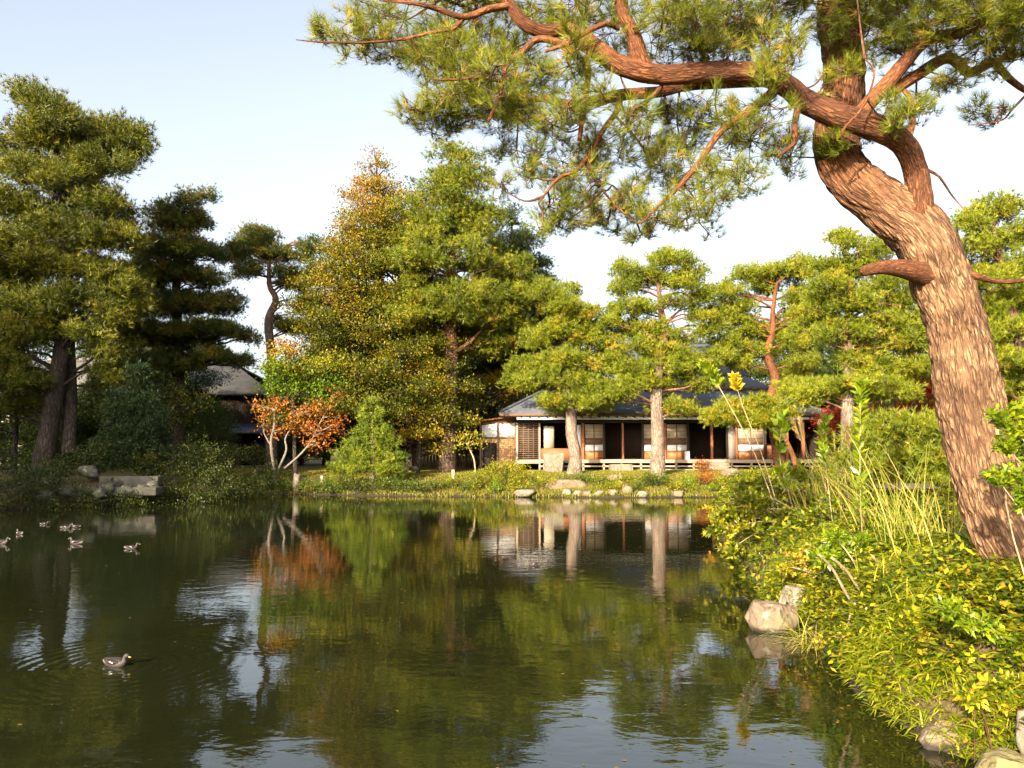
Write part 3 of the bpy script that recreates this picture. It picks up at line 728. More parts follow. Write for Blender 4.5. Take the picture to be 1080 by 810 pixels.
    b = Boxes(); b.box(ex0-.02, ex1+.02, ey0-.03, ey0-.003, ez-.17, ez-.02); b.build('eave_board', M_WOOD, rf)
    b = Boxes(); x = ex0+.2
    while x < ex1-.1:
        b.box(x-.03, x+.03, ey0+.03, HY+.0, ez-.25, ez-.14); x += .45
    b.build('rafters', M_DKWOOD, R)
    # upper wall and irimoya roof
    b = Boxes(); b.box(hx(668), hx(800), HY+2.9, HY+7.2, iz-1.2, iz+.55); b.build('upper_wall', M_DKWOOD, R)
    ux0, ux1, uy0, uy1 = P(652, 408, 43.9)[0], P(813, 408, 43.9)[0], 43.9, 50.6
    uz = float(P(700, 408, 43.9)[2]); zr = float(P(700, 366, 47.2)[2])
    U = hip((ux0, ux1, uy0, uy1, uz), (ux0+1.2, ux1-1.2, uy0+1.15, uy1-1.15, uz+.75), 'upper_roof', M_ROOF, R, .14)
    gx0, gx1, gy0, gy1, gz = ux0+.9, ux1-.9, uy0+1.1, uy1-1.1, uz+.78; my = (gy0+gy1)/2
    V = [(gx0, gy0-.05, gz-.03), (gx1, gy0-.05, gz-.03), (gx1, my, zr), (gx0, my, zr), (gx0, gy1+.05, gz-.03), (gx1, gy1+.05, gz-.03)]
    build('gable_roof', V+[(p[0], p[1], p[2]-.12) for p in V], [(0, 1, 2, 3), (3, 2, 5, 4), (6, 9, 8, 7), (9, 10, 11, 8), (0, 6, 7, 1), (4, 5, 11, 10), (0, 3, 9, 6), (3, 4, 10, 9), (1, 7, 8, 2), (2, 8, 11, 5)], M_ROOF, U)
    for gx in (gx0+.25, gx1-.25):
        build('gable_wall', [(gx-.03, gy0+.1, gz-.05), (gx-.03, gy1-.1, gz-.05), (gx-.03, my, zr-.2), (gx+.03, gy0+.1, gz-.05), (gx+.03, gy1-.1, gz-.05), (gx+.03, my, zr-.2)], [(0, 1, 2), (3, 5, 4)], M_PLASTER, U)
    tb = Tubes(); tb.add([(gx0-.1, my, zr+.05), (gx1+.1, my, zr+.05)], [.13, .13], 8); tb.build('ridge_cap', M_ROOF, U)
    b = Boxes(); b.box(ux0-.01, ux1+.01, uy0-.03, uy0-.003, uz-.17, uz-.02); b.build('eave_board', M_WOOD, U)
    return FL
def wickermat():
    m, n, b, o = newmat('woven_panel')
    v = coords(n, 'Object', (14, 14, 14)); ck = n.nodes.new('ShaderNodeTexChecker'); ck.inputs['Scale'].default_value = 1
    ck.inputs['Color1'].default_value = (.42, .24, .10, 1); ck.inputs['Color2'].default_value = (.26, .14, .06, 1)
    mp = n.nodes.new('ShaderNodeMapping'); mp.inputs['Rotation'].default_value = (0, .78, 0); n.links.new(v, mp.inputs['Vector']); n.links.new(mp.outputs[0], ck.inputs['Vector'])
    n.links.new(ck.outputs[0], b.inputs['Base Color']); b.inputs['Roughness'].default_value = .8
    return m
M_WOOD2 = wickermat()
FLZ = villa()

lb = thing('lantern_box', (hx(720), HY-.9, FLZ), 'small white upright box standing on the edge of the villa deck', 'lantern')
b = Boxes(); b.box(hx(720)-.11, hx(720)+.11, HY-1.02, HY-.8, FLZ+.004, FLZ+.42); b.build('paper_body', M_PLASTER, lb, .01)
b = Boxes(); b.box(hx(720)-.13, hx(720)+.13, HY-1.04, HY-.78, FLZ+.424, FLZ+.45); b.build('cap', M_WOOD, lb, .004)

# squared stone basin beside the veranda
def basin():
    Y = 39.6; c = P(583.5, 487, Y); g = H1(c[0], Y); s = Y/F
    import bmesh
    bm = bmesh.new(); bmesh.ops.create_cube(bm, size=2); bmesh.ops.subdivide_edges(bm, edges=bm.edges[:], cuts=14, use_grid_fill=True)
    for v in bm.verts:
        p = v.co; t = (p.z+1)/2
        w = .80+.22*t
        q = Vector((p.x*w, p.y*w, p.z)); rr = math.hypot(p.x, p.y)
        if p.z > .93 and max(abs(p.x), abs(p.y)) < .78: q.z -= .35
        q *= 1+.03*mnoise.noise(q*2.2)+.015*mnoise.noise(q*7)
        v.co = Vector((q.x*10.6*s, q.y*.42, q.z*10.3*s))
    me = bpy.data.meshes.new('stone_basin'); bm.to_mesh(me); bm.free(); me.materials.append(M_ROCKP)
    o = bpy.data.objects.new('stone_basin', me); COL.objects.link(o); o.location = (c[0], Y, g+10.3*s-.06)
    tag(o, 'squared pale stone water basin standing on the lawn before the left end of the villa', 'stone basin')
basin()
def slab(name, label, px0, px1, py, Y, d, h, mat, cat='stone step'):
    a, c = P(px0, py, Y), P(px1, py, Y); g = min(H1(a[0], Y), H1(c[0], Y))-.06
    import bmesh
    bm = bmesh.new(); bmesh.ops.create_cube(bm, size=1); bmesh.ops.bevel(bm, geom=bm.edges[:], offset=.06, segments=3, affect='EDGES')
    bmesh.ops.subdivide_edges(bm, edges=bm.edges[:], cuts=4, use_grid_fill=True)
    for v in bm.verts:
        p = v.co; k = 1+.08*mnoise.noise(p*3+Vector((px0, 0, 0)))
        v.co = Vector((p.x*(c[0]-a[0])*k, p.y*d*k, p.z*h))
    me = bpy.data.meshes.new(name); bm.to_mesh(me); bm.free(); me.materials.append(mat)
    o = bpy.data.objects.new(name, me); COL.objects.link(o); o.location = ((a[0]+c[0])/2, Y, g+h/2)
    return tag(o, label, cat)
slab('stepping_stone', 'low flat stone step below the villa deck, between the two pine trunks', 643, 667, 492, 40.3, .6, .40, M_ROCKP)
slab('stepping_stone', 'flat stone block under the villa deck edge just right of the red azalea', 745, 768, 492, 40.2, .6, .45, M_ROCKP)

# ------------------------------------------------------------------ buildings behind the left bank
def gable_house(name, label, x0, x1, y0, y1, g, ze, zr, wall, roof, low_roof=True, windows=(), ins=1.5):
    R = thing(name, ((x0+x1)/2, (y0+y1)/2, g), label, 'building')
    b = Boxes(); b.box(x0+.6, x1-.6, y0+.6, y1-.6, g-.1, ze+.1); b.build('wall', wall, R)
    my = (y0+y1)/2
    V = [(x0, y0, ze), (x1, y0, ze), (x1-ins, my, zr), (x0+1.5, my, zr), (x0, y1, ze), (x1, y1, ze)]
    rf = build('roof', V+[(p[0], p[1], p[2]-.15) for p in V], [(0, 1, 2, 3), (3, 2, 5, 4), (6, 9, 8, 7), (9, 10, 11, 8), (0, 6, 7, 1), (4, 5, 11, 10), (0, 3, 9, 6), (3, 4, 10, 9), (1, 7, 8, 2), (2, 8, 11, 5)], roof, R)
    tb = Tubes(); tb.add([(x0+1.4, my, zr+.05), (x1-ins+.1, my, zr+.05)], [.15, .15], 8); tb.build('ridge_cap', roof, rf)
    if low_roof:
        zl = g+2.5
        Boxes().hexa([(x0-.3, y0-.9, zl-.45), (x1+.3, y0-.9, zl-.45), (x0-.3, y0+.62, zl+.1), (x1+.3, y0+.62, zl+.1), (x0-.3, y0-.9, zl-.35), (x1+.3, y0-.9, zl-.35), (x0-.3, y0+.62, zl+.25), (x1+.3, y0+.62, zl+.25)]).build('porch_roof', M_ROOF, R)
        for i in range(5):
            x = x0+.2+(x1-x0-.4)*i/4; b = Boxes(); b.box(x-.07, x+.07, y0-.75, y0-.6, g-.1, zl-.42); b.build('post', M_DKWOOD, R)
    for (wx, wz, ww, wh) in windows:
        b = Boxes(); b.box(wx-ww/2, wx+ww/2, y0+.55, y0+.597, wz-wh/2, wz+wh/2); wn = b.build('window', M_DKWOOD, R)
        b = Boxes()
        for i in range(5):
            x = wx-ww/2+ww*i/4; b.box(x-.03, x+.03, y0+.50, y0+.548, wz-wh/2, wz+wh/2)
        for i in range(3):
            z = wz-wh/2+wh*i/2; b.box(wx-ww/2, wx+ww/2, y0+.47, y0+.499, z-.03, z+.03)
        b.build('muntins', M_PLASTER, wn)
    return R
gable_house('garden_hall', 'dark timber hall with pale grey roof behind the big left trees', -33, -15.0, 50, 58, .8, 5.4, 7.9, M_DKWOOD, M_ROOFG, ins=4.2)
gable_house('plaster_house', 'cream plastered building with lattice windows glimpsed between the trunks on the far left bank', -40, -28.5, 48, 56, .8, 5.2, 7.2, M_CREAM, M_ROOF, True,
            [(-37, 2.4, 1.6, 1.6), (-34, 2.4, 1.6, 1.6), (-31, 2.4, 1.6, 1.6), (-29, 2.4, .9, 1.6), (-35.5, 5, 1.6, 1.2), (-31.5, 5, 1.6, 1.2)])
# low board fence behind the lawn
fn = thing('board_fence', (P(455, 480, 47)[0], 47, .8), 'low brown board fence in the shade behind the middle lawn', 'fence')
b = Boxes(); fx0, fx1 = P(395, 480, 47)[0], P(506, 480, 47)[0]; x = fx0
while x < fx1: b.box(x, x+.17, 47, 47.03, .75, 2.0+rng.normal(0, .02)); x += .19
b.build('boards', M_WOOD, fn)
for i in range(5):
    x = fx0+(fx1-fx0)*i/4; b = Boxes(); b.box(x-.06, x+.06, 47.035, 47.15, .7, 2.1); b.build('post', M_DKWOOD, fn)
b = Boxes(); b.box(fx0, fx1, 46.95, 46.997, 1.8, 1.88); b.build('rail', M_WOOD, fn)

# short marker posts on the lawn
for (px, py, lab) in ((340, 492, 'short pale post on the lawn right of the orange maple'), (416, 493, 'short pale post on the lawn at the right foot of the small bright pine'), (478, 493, 'short pale post on the lawn before the tall tree trunk')):
    c = P(px, py, 36.6); g = H1(c[0], c[1]); b = Boxes(); b.box(c[0]-.07, c[0]+.07, c[1]-.07, c[1]+.07, g-.1, g+.42)
    tag(b.build('marker_post', M_WOODP, None, .02, loc=(c[0], c[1], g)), lab, 'post', 'marker posts on the lawn')

# ================================================================== TREES
# -- left bank
tree('big_pine', 'tallest olive green pine at the left edge of the pond, with two dark trunks', 'tree', 33, [(45, 478), (55, 430), (63, 385), (70, 300), (66, 215), (58, 140)], (.36, .08),
     pxblobs([(20, 95, 11, 9), (42, 113, 20, 12), (62, 125, 24, 15), (38, 145, 27, 15), (80, 152, 26, 14), (118, 142, 24, 11), (136, 152, 20, 13), (112, 172, 30, 13), (30, 182, 28, 15), (72, 192, 30, 15),
               (15, 215, 28, 13), (108, 214, 24, 12), (62, 238, 32, 15), (20, 252, 28, 15), (100, 250, 32, 12), (132, 250, 22, 11), (50, 278, 36, 13), (10, 295, 28, 15), (100, 285, 28, 11), (122, 300, 26, 13), (30, 322, 36, 13), (70, 312, 22, 10),
               (115, 332, 22, 11), (18, 352, 32, 10), (88, 350, 22, 9), (-25, 260, 30, 20), (-30, 320, 30, 20), (-25, 205, 25, 15), (-20, 370, 30, 12), (5, 380, 22, 10), (0, 405, 26, 9), (30, 398, 20, 8), (105, 372, 22, 9), (-20, 430, 26, 9), (118, 395, 18, 7), (20, 428, 18, 6), (55, 345, 18, 10), (135, 325, 18, 10)], 33, 2.4),
     'pinebig', L_LEFT, B_DARK, 'tall trees on the left bank', tint_rand(.1, .75), dens=1.15, extra_trunks=[([(72, 478, .6), (74, 430, .6), (73, 370, .5), (70, 310, 0)], (.30, .22))])
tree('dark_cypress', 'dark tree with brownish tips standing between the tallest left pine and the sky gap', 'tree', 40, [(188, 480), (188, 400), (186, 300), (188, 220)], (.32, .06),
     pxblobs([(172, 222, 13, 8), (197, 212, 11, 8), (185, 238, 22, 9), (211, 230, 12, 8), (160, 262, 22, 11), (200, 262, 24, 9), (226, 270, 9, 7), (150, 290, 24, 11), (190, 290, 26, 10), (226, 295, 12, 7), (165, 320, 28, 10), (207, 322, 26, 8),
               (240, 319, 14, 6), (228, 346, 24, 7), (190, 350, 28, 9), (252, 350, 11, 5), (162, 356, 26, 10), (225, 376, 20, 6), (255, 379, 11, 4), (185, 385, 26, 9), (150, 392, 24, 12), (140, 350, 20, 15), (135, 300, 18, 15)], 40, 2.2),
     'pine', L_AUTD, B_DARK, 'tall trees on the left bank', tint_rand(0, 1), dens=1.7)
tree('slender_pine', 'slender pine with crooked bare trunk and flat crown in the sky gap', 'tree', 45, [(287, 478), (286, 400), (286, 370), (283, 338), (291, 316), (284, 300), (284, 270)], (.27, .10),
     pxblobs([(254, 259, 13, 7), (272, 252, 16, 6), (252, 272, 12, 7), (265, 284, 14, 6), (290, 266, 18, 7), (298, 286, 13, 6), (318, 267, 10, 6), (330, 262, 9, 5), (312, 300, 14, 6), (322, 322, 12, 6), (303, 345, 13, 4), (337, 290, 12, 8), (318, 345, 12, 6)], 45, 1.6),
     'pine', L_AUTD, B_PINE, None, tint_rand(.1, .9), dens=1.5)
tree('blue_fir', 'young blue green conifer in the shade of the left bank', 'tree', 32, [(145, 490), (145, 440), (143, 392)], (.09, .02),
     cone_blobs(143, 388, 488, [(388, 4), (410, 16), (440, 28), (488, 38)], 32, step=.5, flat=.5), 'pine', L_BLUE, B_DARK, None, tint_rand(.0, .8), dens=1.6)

def aut_t(C, n):
    z = C[:, 2]; t = .04+.24*np.clip((z-3)/9, 0, 1)+.28*np.clip((z-12.5)/3, 0, 1)
    return t+rng.normal(0, .14, n)+.2*(np.sin(C[:, 0]*1.3+z)*np.cos(C[:, 1]*1.1+z*.6) > .35)
tree('autumn_zelkova', 'tall conical tree turning red and gold at the top, left of the tallest green tree', 'tree', 41, [(408, 492), (408, 400), (402, 300), (397, 172)], (.30, .03),
     cone_blobs(398, 166, 440, [(160, 6), (185, 24), (215, 42), (250, 60), (290, 78), (340, 94), (440, 108)], 41, step=.62, flat=.26, gap=.08), 'leaf', L_AUT, B_DARK, 'tall trees behind the lawn', aut_t, dens=1.25, extra_trunks=[([(432, 492, .5), (430, 420, .5), (428, 350, .3), (424, 280, 0)], (.18, .05))])
tree('tall_cypress', 'tallest green conifer behind the middle of the lawn, with bare forked reddish trunk', 'tree', 39.5, [(471, 494), (474, 430), (476, 370), (474, 320), (478, 240), (476, 150)], (.38, .05),
     cone_blobs(478, 150, 345, [(145, 6), (165, 30), (190, 44), (225, 60), (260, 68), (300, 74), (345, 76)], 39.5, step=.78, flat=.42, gap=.27)+
     pxblobs([(535, 340, 20, 16), (550, 310, 16, 14), (440, 350, 18, 12), (520, 365, 18, 10), (455, 362, 20, 8)], 40.5, 1.0),
     'spray', L_PINE, B_BROWN, 'tall trees behind the lawn', tint_rand(.25, .9), dens=1.05, extra_trunks=[([(475, 352, -.2), (484, 335, -.4), (492, 318, -.5), (500, 290, -.4)], (.14, .06)), ([(474, 375, 0), (490, 365, -.3), (506, 350, -.3), (520, 330, 0)], (.12, .05))])
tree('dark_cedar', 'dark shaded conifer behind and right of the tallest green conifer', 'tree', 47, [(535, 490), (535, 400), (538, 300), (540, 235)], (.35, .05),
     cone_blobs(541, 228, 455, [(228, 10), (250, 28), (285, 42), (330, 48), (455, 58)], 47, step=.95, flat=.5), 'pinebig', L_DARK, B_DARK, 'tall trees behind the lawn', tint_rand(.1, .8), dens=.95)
def or_top(C, n): return np.clip((C[:, 2]-5.2)*.35, 0, .8)+rng.uniform(0, .3, n)
tree('mixed_maple', 'small bright green maple with orange tips, above the orange maple beside the far bank', 'tree', 38, [(312, 492), (310, 450), (308, 410), (306, 380)], (.10, .03),
     pxblobs([(298, 373, 14, 6), (315, 384, 16, 7), (290, 390, 14, 7), (308, 400, 20, 8), (330, 398, 16, 7), (292, 412, 16, 7), (322, 414, 20, 7), (340, 425, 16, 7), (345, 385, 14, 8), (352, 405, 14, 8)], 38, 1.3), 'leaf', L_YGT, B_DARK, None, or_top, dens=1.1)
tree('yellow_maple', 'yellow leaved understory tree before the trunk of the tallest conifer', 'tree', 38.6, [(441, 492), (443, 450), (440, 410), (434, 375)], (.09, .02),
     pxblobs([(440, 392, 16, 5), (455, 412, 18, 5), (430, 436, 20, 5), (452, 456, 20, 5), (464, 474, 10, 5), (424, 374, 16, 5), (418, 460, 14, 6), (462, 440, 12, 4), (412, 400, 14, 6), (455, 385, 12, 4), (405, 430, 14, 6)], 38.6, 1.1), 'leaf', L_YEL, B_DARK, None, tint_rand(.1, .8), dens=.9)
tree('orange_maple', 'orange maple with several pale crooked stems on the far bank', 'tree', 36.8, [(292, 494), (286, 470), (289, 450), (290, 432)], (.075, .03),
     pxblobs([(276, 430, 10, 4), (291, 426, 14, 5), (284, 440, 12, 4), (292, 456, 12, 4), (318, 436, 18, 5), (314, 446, 14, 4), (340, 430, 18, 6), (352, 416, 6, 7), (350, 440, 12, 6), (322, 456, 18, 4), (342, 458, 18, 6), (336, 468, 15, 4), (356, 449, 9, 5)], 36.8, .5, reps=2, grow=.85),
     'leaf', L_MAPLE, B_GREY, None, tint_rand(), dens=.72, extra_trunks=[([(294, 494, 0), (302, 475, 0), (301, 462, .1), (310, 448, .1), (318, 437, 0)], (.055, .02)), ([(300, 494, 0), (318, 478, -.1), (330, 462, -.2), (338, 445, -.1), (352, 420, 0)], (.055, .015)), ([(288, 474, 0), (278, 455, .2), (279, 438, .1)], (.035, .012))])
tree('young_pine', 'small bright green young pine with upright candles on the far bank', 'tree', 35.4, [(393, 500), (394, 470), (392, 445), (392, 420)], (.07, .02),
     pxblobs([(392, 426, 2.5, 6), (386, 436, 3, 5), (399, 436, 3, 5), (392, 444, 6, 4), (382, 454, 7, 3.5), (402, 454, 7, 3.5), (392, 460, 8, 4), (374, 467, 7, 3), (392, 472, 9, 4), (410, 467, 8, 3), (366, 480, 8, 3), (385, 484, 9, 4), (404, 482, 10, 4), (418, 484, 6, 3), (358, 494, 8, 3), (378, 494, 9, 3), (402, 494, 10, 4), (420, 494, 6, 3)], 35.4, .35, reps=2, xj=.06), 'pine', L_YPINE, B_PINE, None, tint_rand(.2, .9), dens=1.9)
tree('orange_cherry', 'small tree with orange and gold leaves at the left end of the villa roof', 'tree', 43.4, [(524, 494), (520, 470), (514, 440), (512, 420)], (.07, .02),
     pxblobs([(500, 413, 10, 4), (516, 409, 11, 4), (535, 420, 11, 5), (512, 402, 12, 4), (545, 405, 12, 5), (527, 398, 12, 5), (505, 427, 8, 3)], 44.5, .7), 'leaf', L_YEL, B_DARK, None, tint_rand(.3, 1), dens=.9)
tree('thin_sapling', 'thin sapling with a few yellow leaf layers at the left corner of the villa', 'tree', 36.3, [(502, 500), (500, 485), (494, 470), (497, 460)], (.035, .012),
     pxblobs([(486, 466, 8, 2.5), (497, 461, 9, 3), (504, 468, 6, 2.5), (490, 472, 7, 2)], 36.3, .3, reps=1), 'leaf', L_YEL, B_CANE, None, tint_rand(.1, .6), dens=1.6)

# -- pines round the villa
VP = 'sunlit pines round the villa'
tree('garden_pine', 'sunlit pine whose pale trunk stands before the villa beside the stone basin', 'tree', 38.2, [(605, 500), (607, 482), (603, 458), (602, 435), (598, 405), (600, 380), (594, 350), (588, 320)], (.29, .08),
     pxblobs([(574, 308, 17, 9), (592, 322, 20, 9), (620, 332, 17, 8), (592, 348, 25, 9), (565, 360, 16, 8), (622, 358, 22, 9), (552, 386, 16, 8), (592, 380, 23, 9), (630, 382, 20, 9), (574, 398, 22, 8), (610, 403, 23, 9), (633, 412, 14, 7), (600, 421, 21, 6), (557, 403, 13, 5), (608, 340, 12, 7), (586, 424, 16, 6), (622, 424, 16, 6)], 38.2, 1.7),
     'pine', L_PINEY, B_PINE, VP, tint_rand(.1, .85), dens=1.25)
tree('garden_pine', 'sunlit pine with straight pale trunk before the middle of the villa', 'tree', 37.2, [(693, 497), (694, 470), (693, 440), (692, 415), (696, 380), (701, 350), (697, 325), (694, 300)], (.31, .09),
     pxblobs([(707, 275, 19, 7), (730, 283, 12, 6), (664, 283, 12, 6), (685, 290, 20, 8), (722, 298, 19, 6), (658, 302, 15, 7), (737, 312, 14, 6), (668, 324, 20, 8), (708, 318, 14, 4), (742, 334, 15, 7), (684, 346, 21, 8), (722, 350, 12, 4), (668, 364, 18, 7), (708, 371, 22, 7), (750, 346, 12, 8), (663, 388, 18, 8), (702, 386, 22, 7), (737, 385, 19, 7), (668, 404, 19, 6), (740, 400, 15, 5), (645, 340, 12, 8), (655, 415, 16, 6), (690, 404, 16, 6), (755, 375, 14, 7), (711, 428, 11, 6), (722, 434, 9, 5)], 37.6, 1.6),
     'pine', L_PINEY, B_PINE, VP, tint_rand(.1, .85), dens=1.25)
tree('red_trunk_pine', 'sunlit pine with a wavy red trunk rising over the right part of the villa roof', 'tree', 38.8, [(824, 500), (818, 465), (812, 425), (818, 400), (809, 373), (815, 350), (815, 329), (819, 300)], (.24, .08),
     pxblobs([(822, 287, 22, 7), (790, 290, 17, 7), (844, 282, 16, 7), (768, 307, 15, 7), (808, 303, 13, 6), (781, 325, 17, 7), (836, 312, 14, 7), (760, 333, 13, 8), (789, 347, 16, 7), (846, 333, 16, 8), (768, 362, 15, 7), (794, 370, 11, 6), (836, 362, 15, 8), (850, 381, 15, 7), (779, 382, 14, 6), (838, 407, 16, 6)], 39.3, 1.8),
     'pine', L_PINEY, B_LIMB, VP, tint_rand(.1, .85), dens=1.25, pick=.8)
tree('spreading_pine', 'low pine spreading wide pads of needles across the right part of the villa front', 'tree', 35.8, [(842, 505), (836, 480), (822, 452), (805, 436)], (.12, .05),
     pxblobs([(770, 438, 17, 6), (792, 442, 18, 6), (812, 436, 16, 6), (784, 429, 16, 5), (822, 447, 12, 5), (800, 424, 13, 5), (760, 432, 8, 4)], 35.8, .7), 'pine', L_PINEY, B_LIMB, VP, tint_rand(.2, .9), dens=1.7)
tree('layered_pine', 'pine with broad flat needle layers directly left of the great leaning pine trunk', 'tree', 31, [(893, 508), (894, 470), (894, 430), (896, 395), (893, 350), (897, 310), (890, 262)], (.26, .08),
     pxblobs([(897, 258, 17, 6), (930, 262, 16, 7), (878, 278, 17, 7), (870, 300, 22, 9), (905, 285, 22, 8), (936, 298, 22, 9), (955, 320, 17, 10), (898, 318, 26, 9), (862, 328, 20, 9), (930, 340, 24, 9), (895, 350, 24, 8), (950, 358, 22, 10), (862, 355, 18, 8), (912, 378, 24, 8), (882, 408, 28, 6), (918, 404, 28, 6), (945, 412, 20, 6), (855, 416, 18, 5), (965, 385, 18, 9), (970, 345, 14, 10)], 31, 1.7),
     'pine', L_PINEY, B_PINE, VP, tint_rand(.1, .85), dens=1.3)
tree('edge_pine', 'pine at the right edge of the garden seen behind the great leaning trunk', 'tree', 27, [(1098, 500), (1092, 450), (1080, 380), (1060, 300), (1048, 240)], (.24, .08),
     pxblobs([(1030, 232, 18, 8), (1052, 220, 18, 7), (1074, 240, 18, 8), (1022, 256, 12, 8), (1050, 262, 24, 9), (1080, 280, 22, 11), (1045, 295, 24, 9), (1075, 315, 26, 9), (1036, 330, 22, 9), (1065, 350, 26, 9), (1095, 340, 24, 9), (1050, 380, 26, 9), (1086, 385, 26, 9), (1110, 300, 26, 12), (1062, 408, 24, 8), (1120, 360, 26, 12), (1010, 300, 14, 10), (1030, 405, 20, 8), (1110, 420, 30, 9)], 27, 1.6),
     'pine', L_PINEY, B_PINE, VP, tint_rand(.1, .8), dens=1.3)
tree('low_garden_pine', 'low rounded pine beside the tall grass, before the foot of the great leaning trunk', 'tree', 20, [(950, 520), (955, 495), (950, 470), (945, 455)], (.09, .04),
     pxblobs([(930, 455, 26, 8), (968, 450, 26, 8), (945, 478, 28, 9), (985, 480, 22, 10), (915, 488, 22, 8), (960, 500, 26, 8), (905, 465, 14, 6)], 20, .8), 'pine', L_PINE, B_DARK, None, tint_rand(.2, .9), dens=1.7)
tree('red_maple', 'red maple glowing behind the right corner of the villa', 'tree', 40.5, [(882, 494), (880, 470), (884, 452), (886, 440)], (.07, .02),
     pxblobs([(876, 438, 11, 4), (893, 436, 12, 5), (886, 446, 13, 4), (902, 444, 8, 4)], 40.5, .5), 'leaf', L_RED, B_DARK, None, tint_rand(.3, 1), dens=1.6)
tree('dark_maple', 'dark red maple in shade just left of the great leaning trunk', 'tree', 34, [(962, 505), (958, 470), (962, 430), (966, 400)], (.10, .03),
     pxblobs([(950, 390, 16, 8), (972, 398, 16, 10), (960, 412, 20, 9), (985, 415, 12, 9), (975, 430, 18, 8), (942, 432, 12, 7), (955, 375, 12, 8)], 34.5, 1.0), 'leaf', L_RED, B_DARK, None, tint_rand(0, .7), dens=1.1)
t_ = thing('bare_trunk', P(936, 505, 33), 'bare dark tree trunk between the layered pine and the great leaning trunk', 'tree trunk'); tb = Tubes(); p_ = P(936, 505, 33); p_[2] = H1(p_[0], 33)-.05
t_.location = p_+[0, 0, .05]
tb.add(catmull([p_, P(934, 470, 33), P(938, 440, 33), P(934, 400, 33.3), P(928, 350, 33.5)], 14), [.3, .26, .24, .2, .12], 12, 0, .5, lump=.06); tb.build('trunk', B_PINE, t_)

tree('understory_tree', 'dark leafy small tree at far left before the cream house', 'tree', 37, [(15, 490), (17, 450), (20, 415)], (.12, .04),
     pxblobs([(-10, 410, 22, 9), (20, 400, 24, 9), (45, 415, 18, 8), (5, 430, 22, 8), (35, 440, 16, 6), (-15, 450, 20, 10)], 37, 1.3, reps=2), 'leafbig', L_SHRUB, B_DARK, None, tint_rand(.1, .9))
tree('understory_tree', 'small dark tree with a few golden leaves under the dark bronze tree', 'tree', 36.5, [(170, 490), (172, 450), (168, 415)], (.12, .04),
     pxblobs([(165, 402, 14, 8), (182, 418, 16, 8), (160, 425, 16, 8), (200, 432, 14, 6), (185, 445, 18, 8), (115, 410, 14, 8), (120, 435, 14, 8), (215, 425, 10, 4)], 36.5, 1.2, reps=2), 'leaf', L_AUTD, B_DARK, None, tint_rand(.0, 1))
# -- background wood: a few kinds, each copied with its parts
def proto(kind, mat, bark, h, wd, seed, cone=True):
    Yp = 60.0; s = Yp/F
    root = thing('background_tree', (0, 0, 0), 'x', 'tree')
    tb = Tubes(); path = catmull([(0, 0, -.3), (.2, .1, h*.4), (-.1, .1, h*.92)], 12); tb.add(path, [.3, .25, .15, .05], 8, 0, 1)
    tb.build('trunk', bark, root)
    bl = []; z = h*.14
    while z < h:
        u = z/h; hw = wd*(1-u**2.2)**.6*(.75+.25*math.sin(z*2.1)) if not cone else wd*(1.02-u)
        n = max(1, int(2*math.pi*hw/1.7))
        for i in range(n):
            a = i*6.283/n+rng.uniform(0, 1); rr = hw*rng.uniform(.45, .95)
            bl.append((np.array([math.cos(a)*rr, math.sin(a)*rr, z+rng.normal(0, .3)]), np.array([1.15, 1.15, .6])))
        z += 1.15
    wb = Tubes(); limbs(wb, path, bl, .25, .2)
    Lv = Leaves(); foliage(Lv, bl, kind, tint_rand(.1, .8), .75, wb); wb.build('branches', bark, root); Lv.build('foliage', mat, root)
    return root
protos = [proto('pinebig', L_DARK, B_DARK, 10, 3.3, 1), proto('spray', L_LEFT, B_DARK, 11, 3.4, 2, False), proto('leafbig', L_SHRUB, B_DARK, 8, 3.6, 3, False)]
PLAB = ['dark conifer in the wood behind the gardens', 'olive green tree in the wood behind the gardens', 'dark leafy tree in the wood behind the gardens']
used = [False]*3
def bgtree(px, pytop, Y, k, rot):
    hh = [10.4, 11.4, 8.6][k]; c = P(px, 400, Y); g = H1(c[0], Y); top = P(px, pytop, Y)[2]; sc = max(.45, (top-g)/hh)
    src = protos[k]
    if not used[k]: r = src; used[k] = True
    else:
        r = src.copy(); COL.objects.link(r)
        for ch in list(src.children):
            q = ch.copy(); COL.objects.link(q); q.parent = r
    r.location = (c[0], Y, g); r.rotation_euler = (0, 0, rot); r.scale = (sc*rng.uniform(.9, 1.15),)*2+(sc,)
    r['label'] = PLAB[k]; r['group'] = ['dark conifers of the wood behind', 'olive trees of the wood behind', 'leafy trees of the wood behind'][k]
for i, (px, top, Y, k) in enumerate([(-110, 250, 50, 0), (-60, 300, 56, 1), (20, 330, 60, 2), (115, 345, 58, 2), (150, 320, 48, 0), (195, 385, 62, 2), (345, 330, 52, 0), (375, 300, 54, 1), (440, 330, 52, 0), (480, 320, 55, 0), (512, 340, 52, 2),
                                      (580, 330, 60, 1), (628, 350, 58, 2), (660, 345, 62, 0), (790, 335, 60, 2), (840, 310, 58, 1), (885, 310, 54, 0), (930, 315, 50, 0), (985, 310, 48, 2), (1040, 300, 50, 1), (1090, 280, 46, 0),
                                      (750, 370, 56, 0), (905, 400, 44, 2), (965, 400, 42, 2), (1020, 395, 40, 0), (1075, 400, 38, 2), (320, 400, 50, 2), (250, 415, 66, 2), (1150, 260, 40, 1), (415, 420, 50, 2), (0, 400, 52, 2), (745, 345, 57, 1), (205, 378, 45, 2), (700, 350, 58, 0), (95, 385, 43, 0), (125, 372, 44.5, 2), (160, 365, 45, 0), (196, 392, 43.5, 2), (30, 380, 44, 2), (-30, 370, 43, 0), (60, 402, 42, 2), (222, 452, 41, 2)]):
    bgtree(px, top, Y, k, rng.uniform(0, 6))
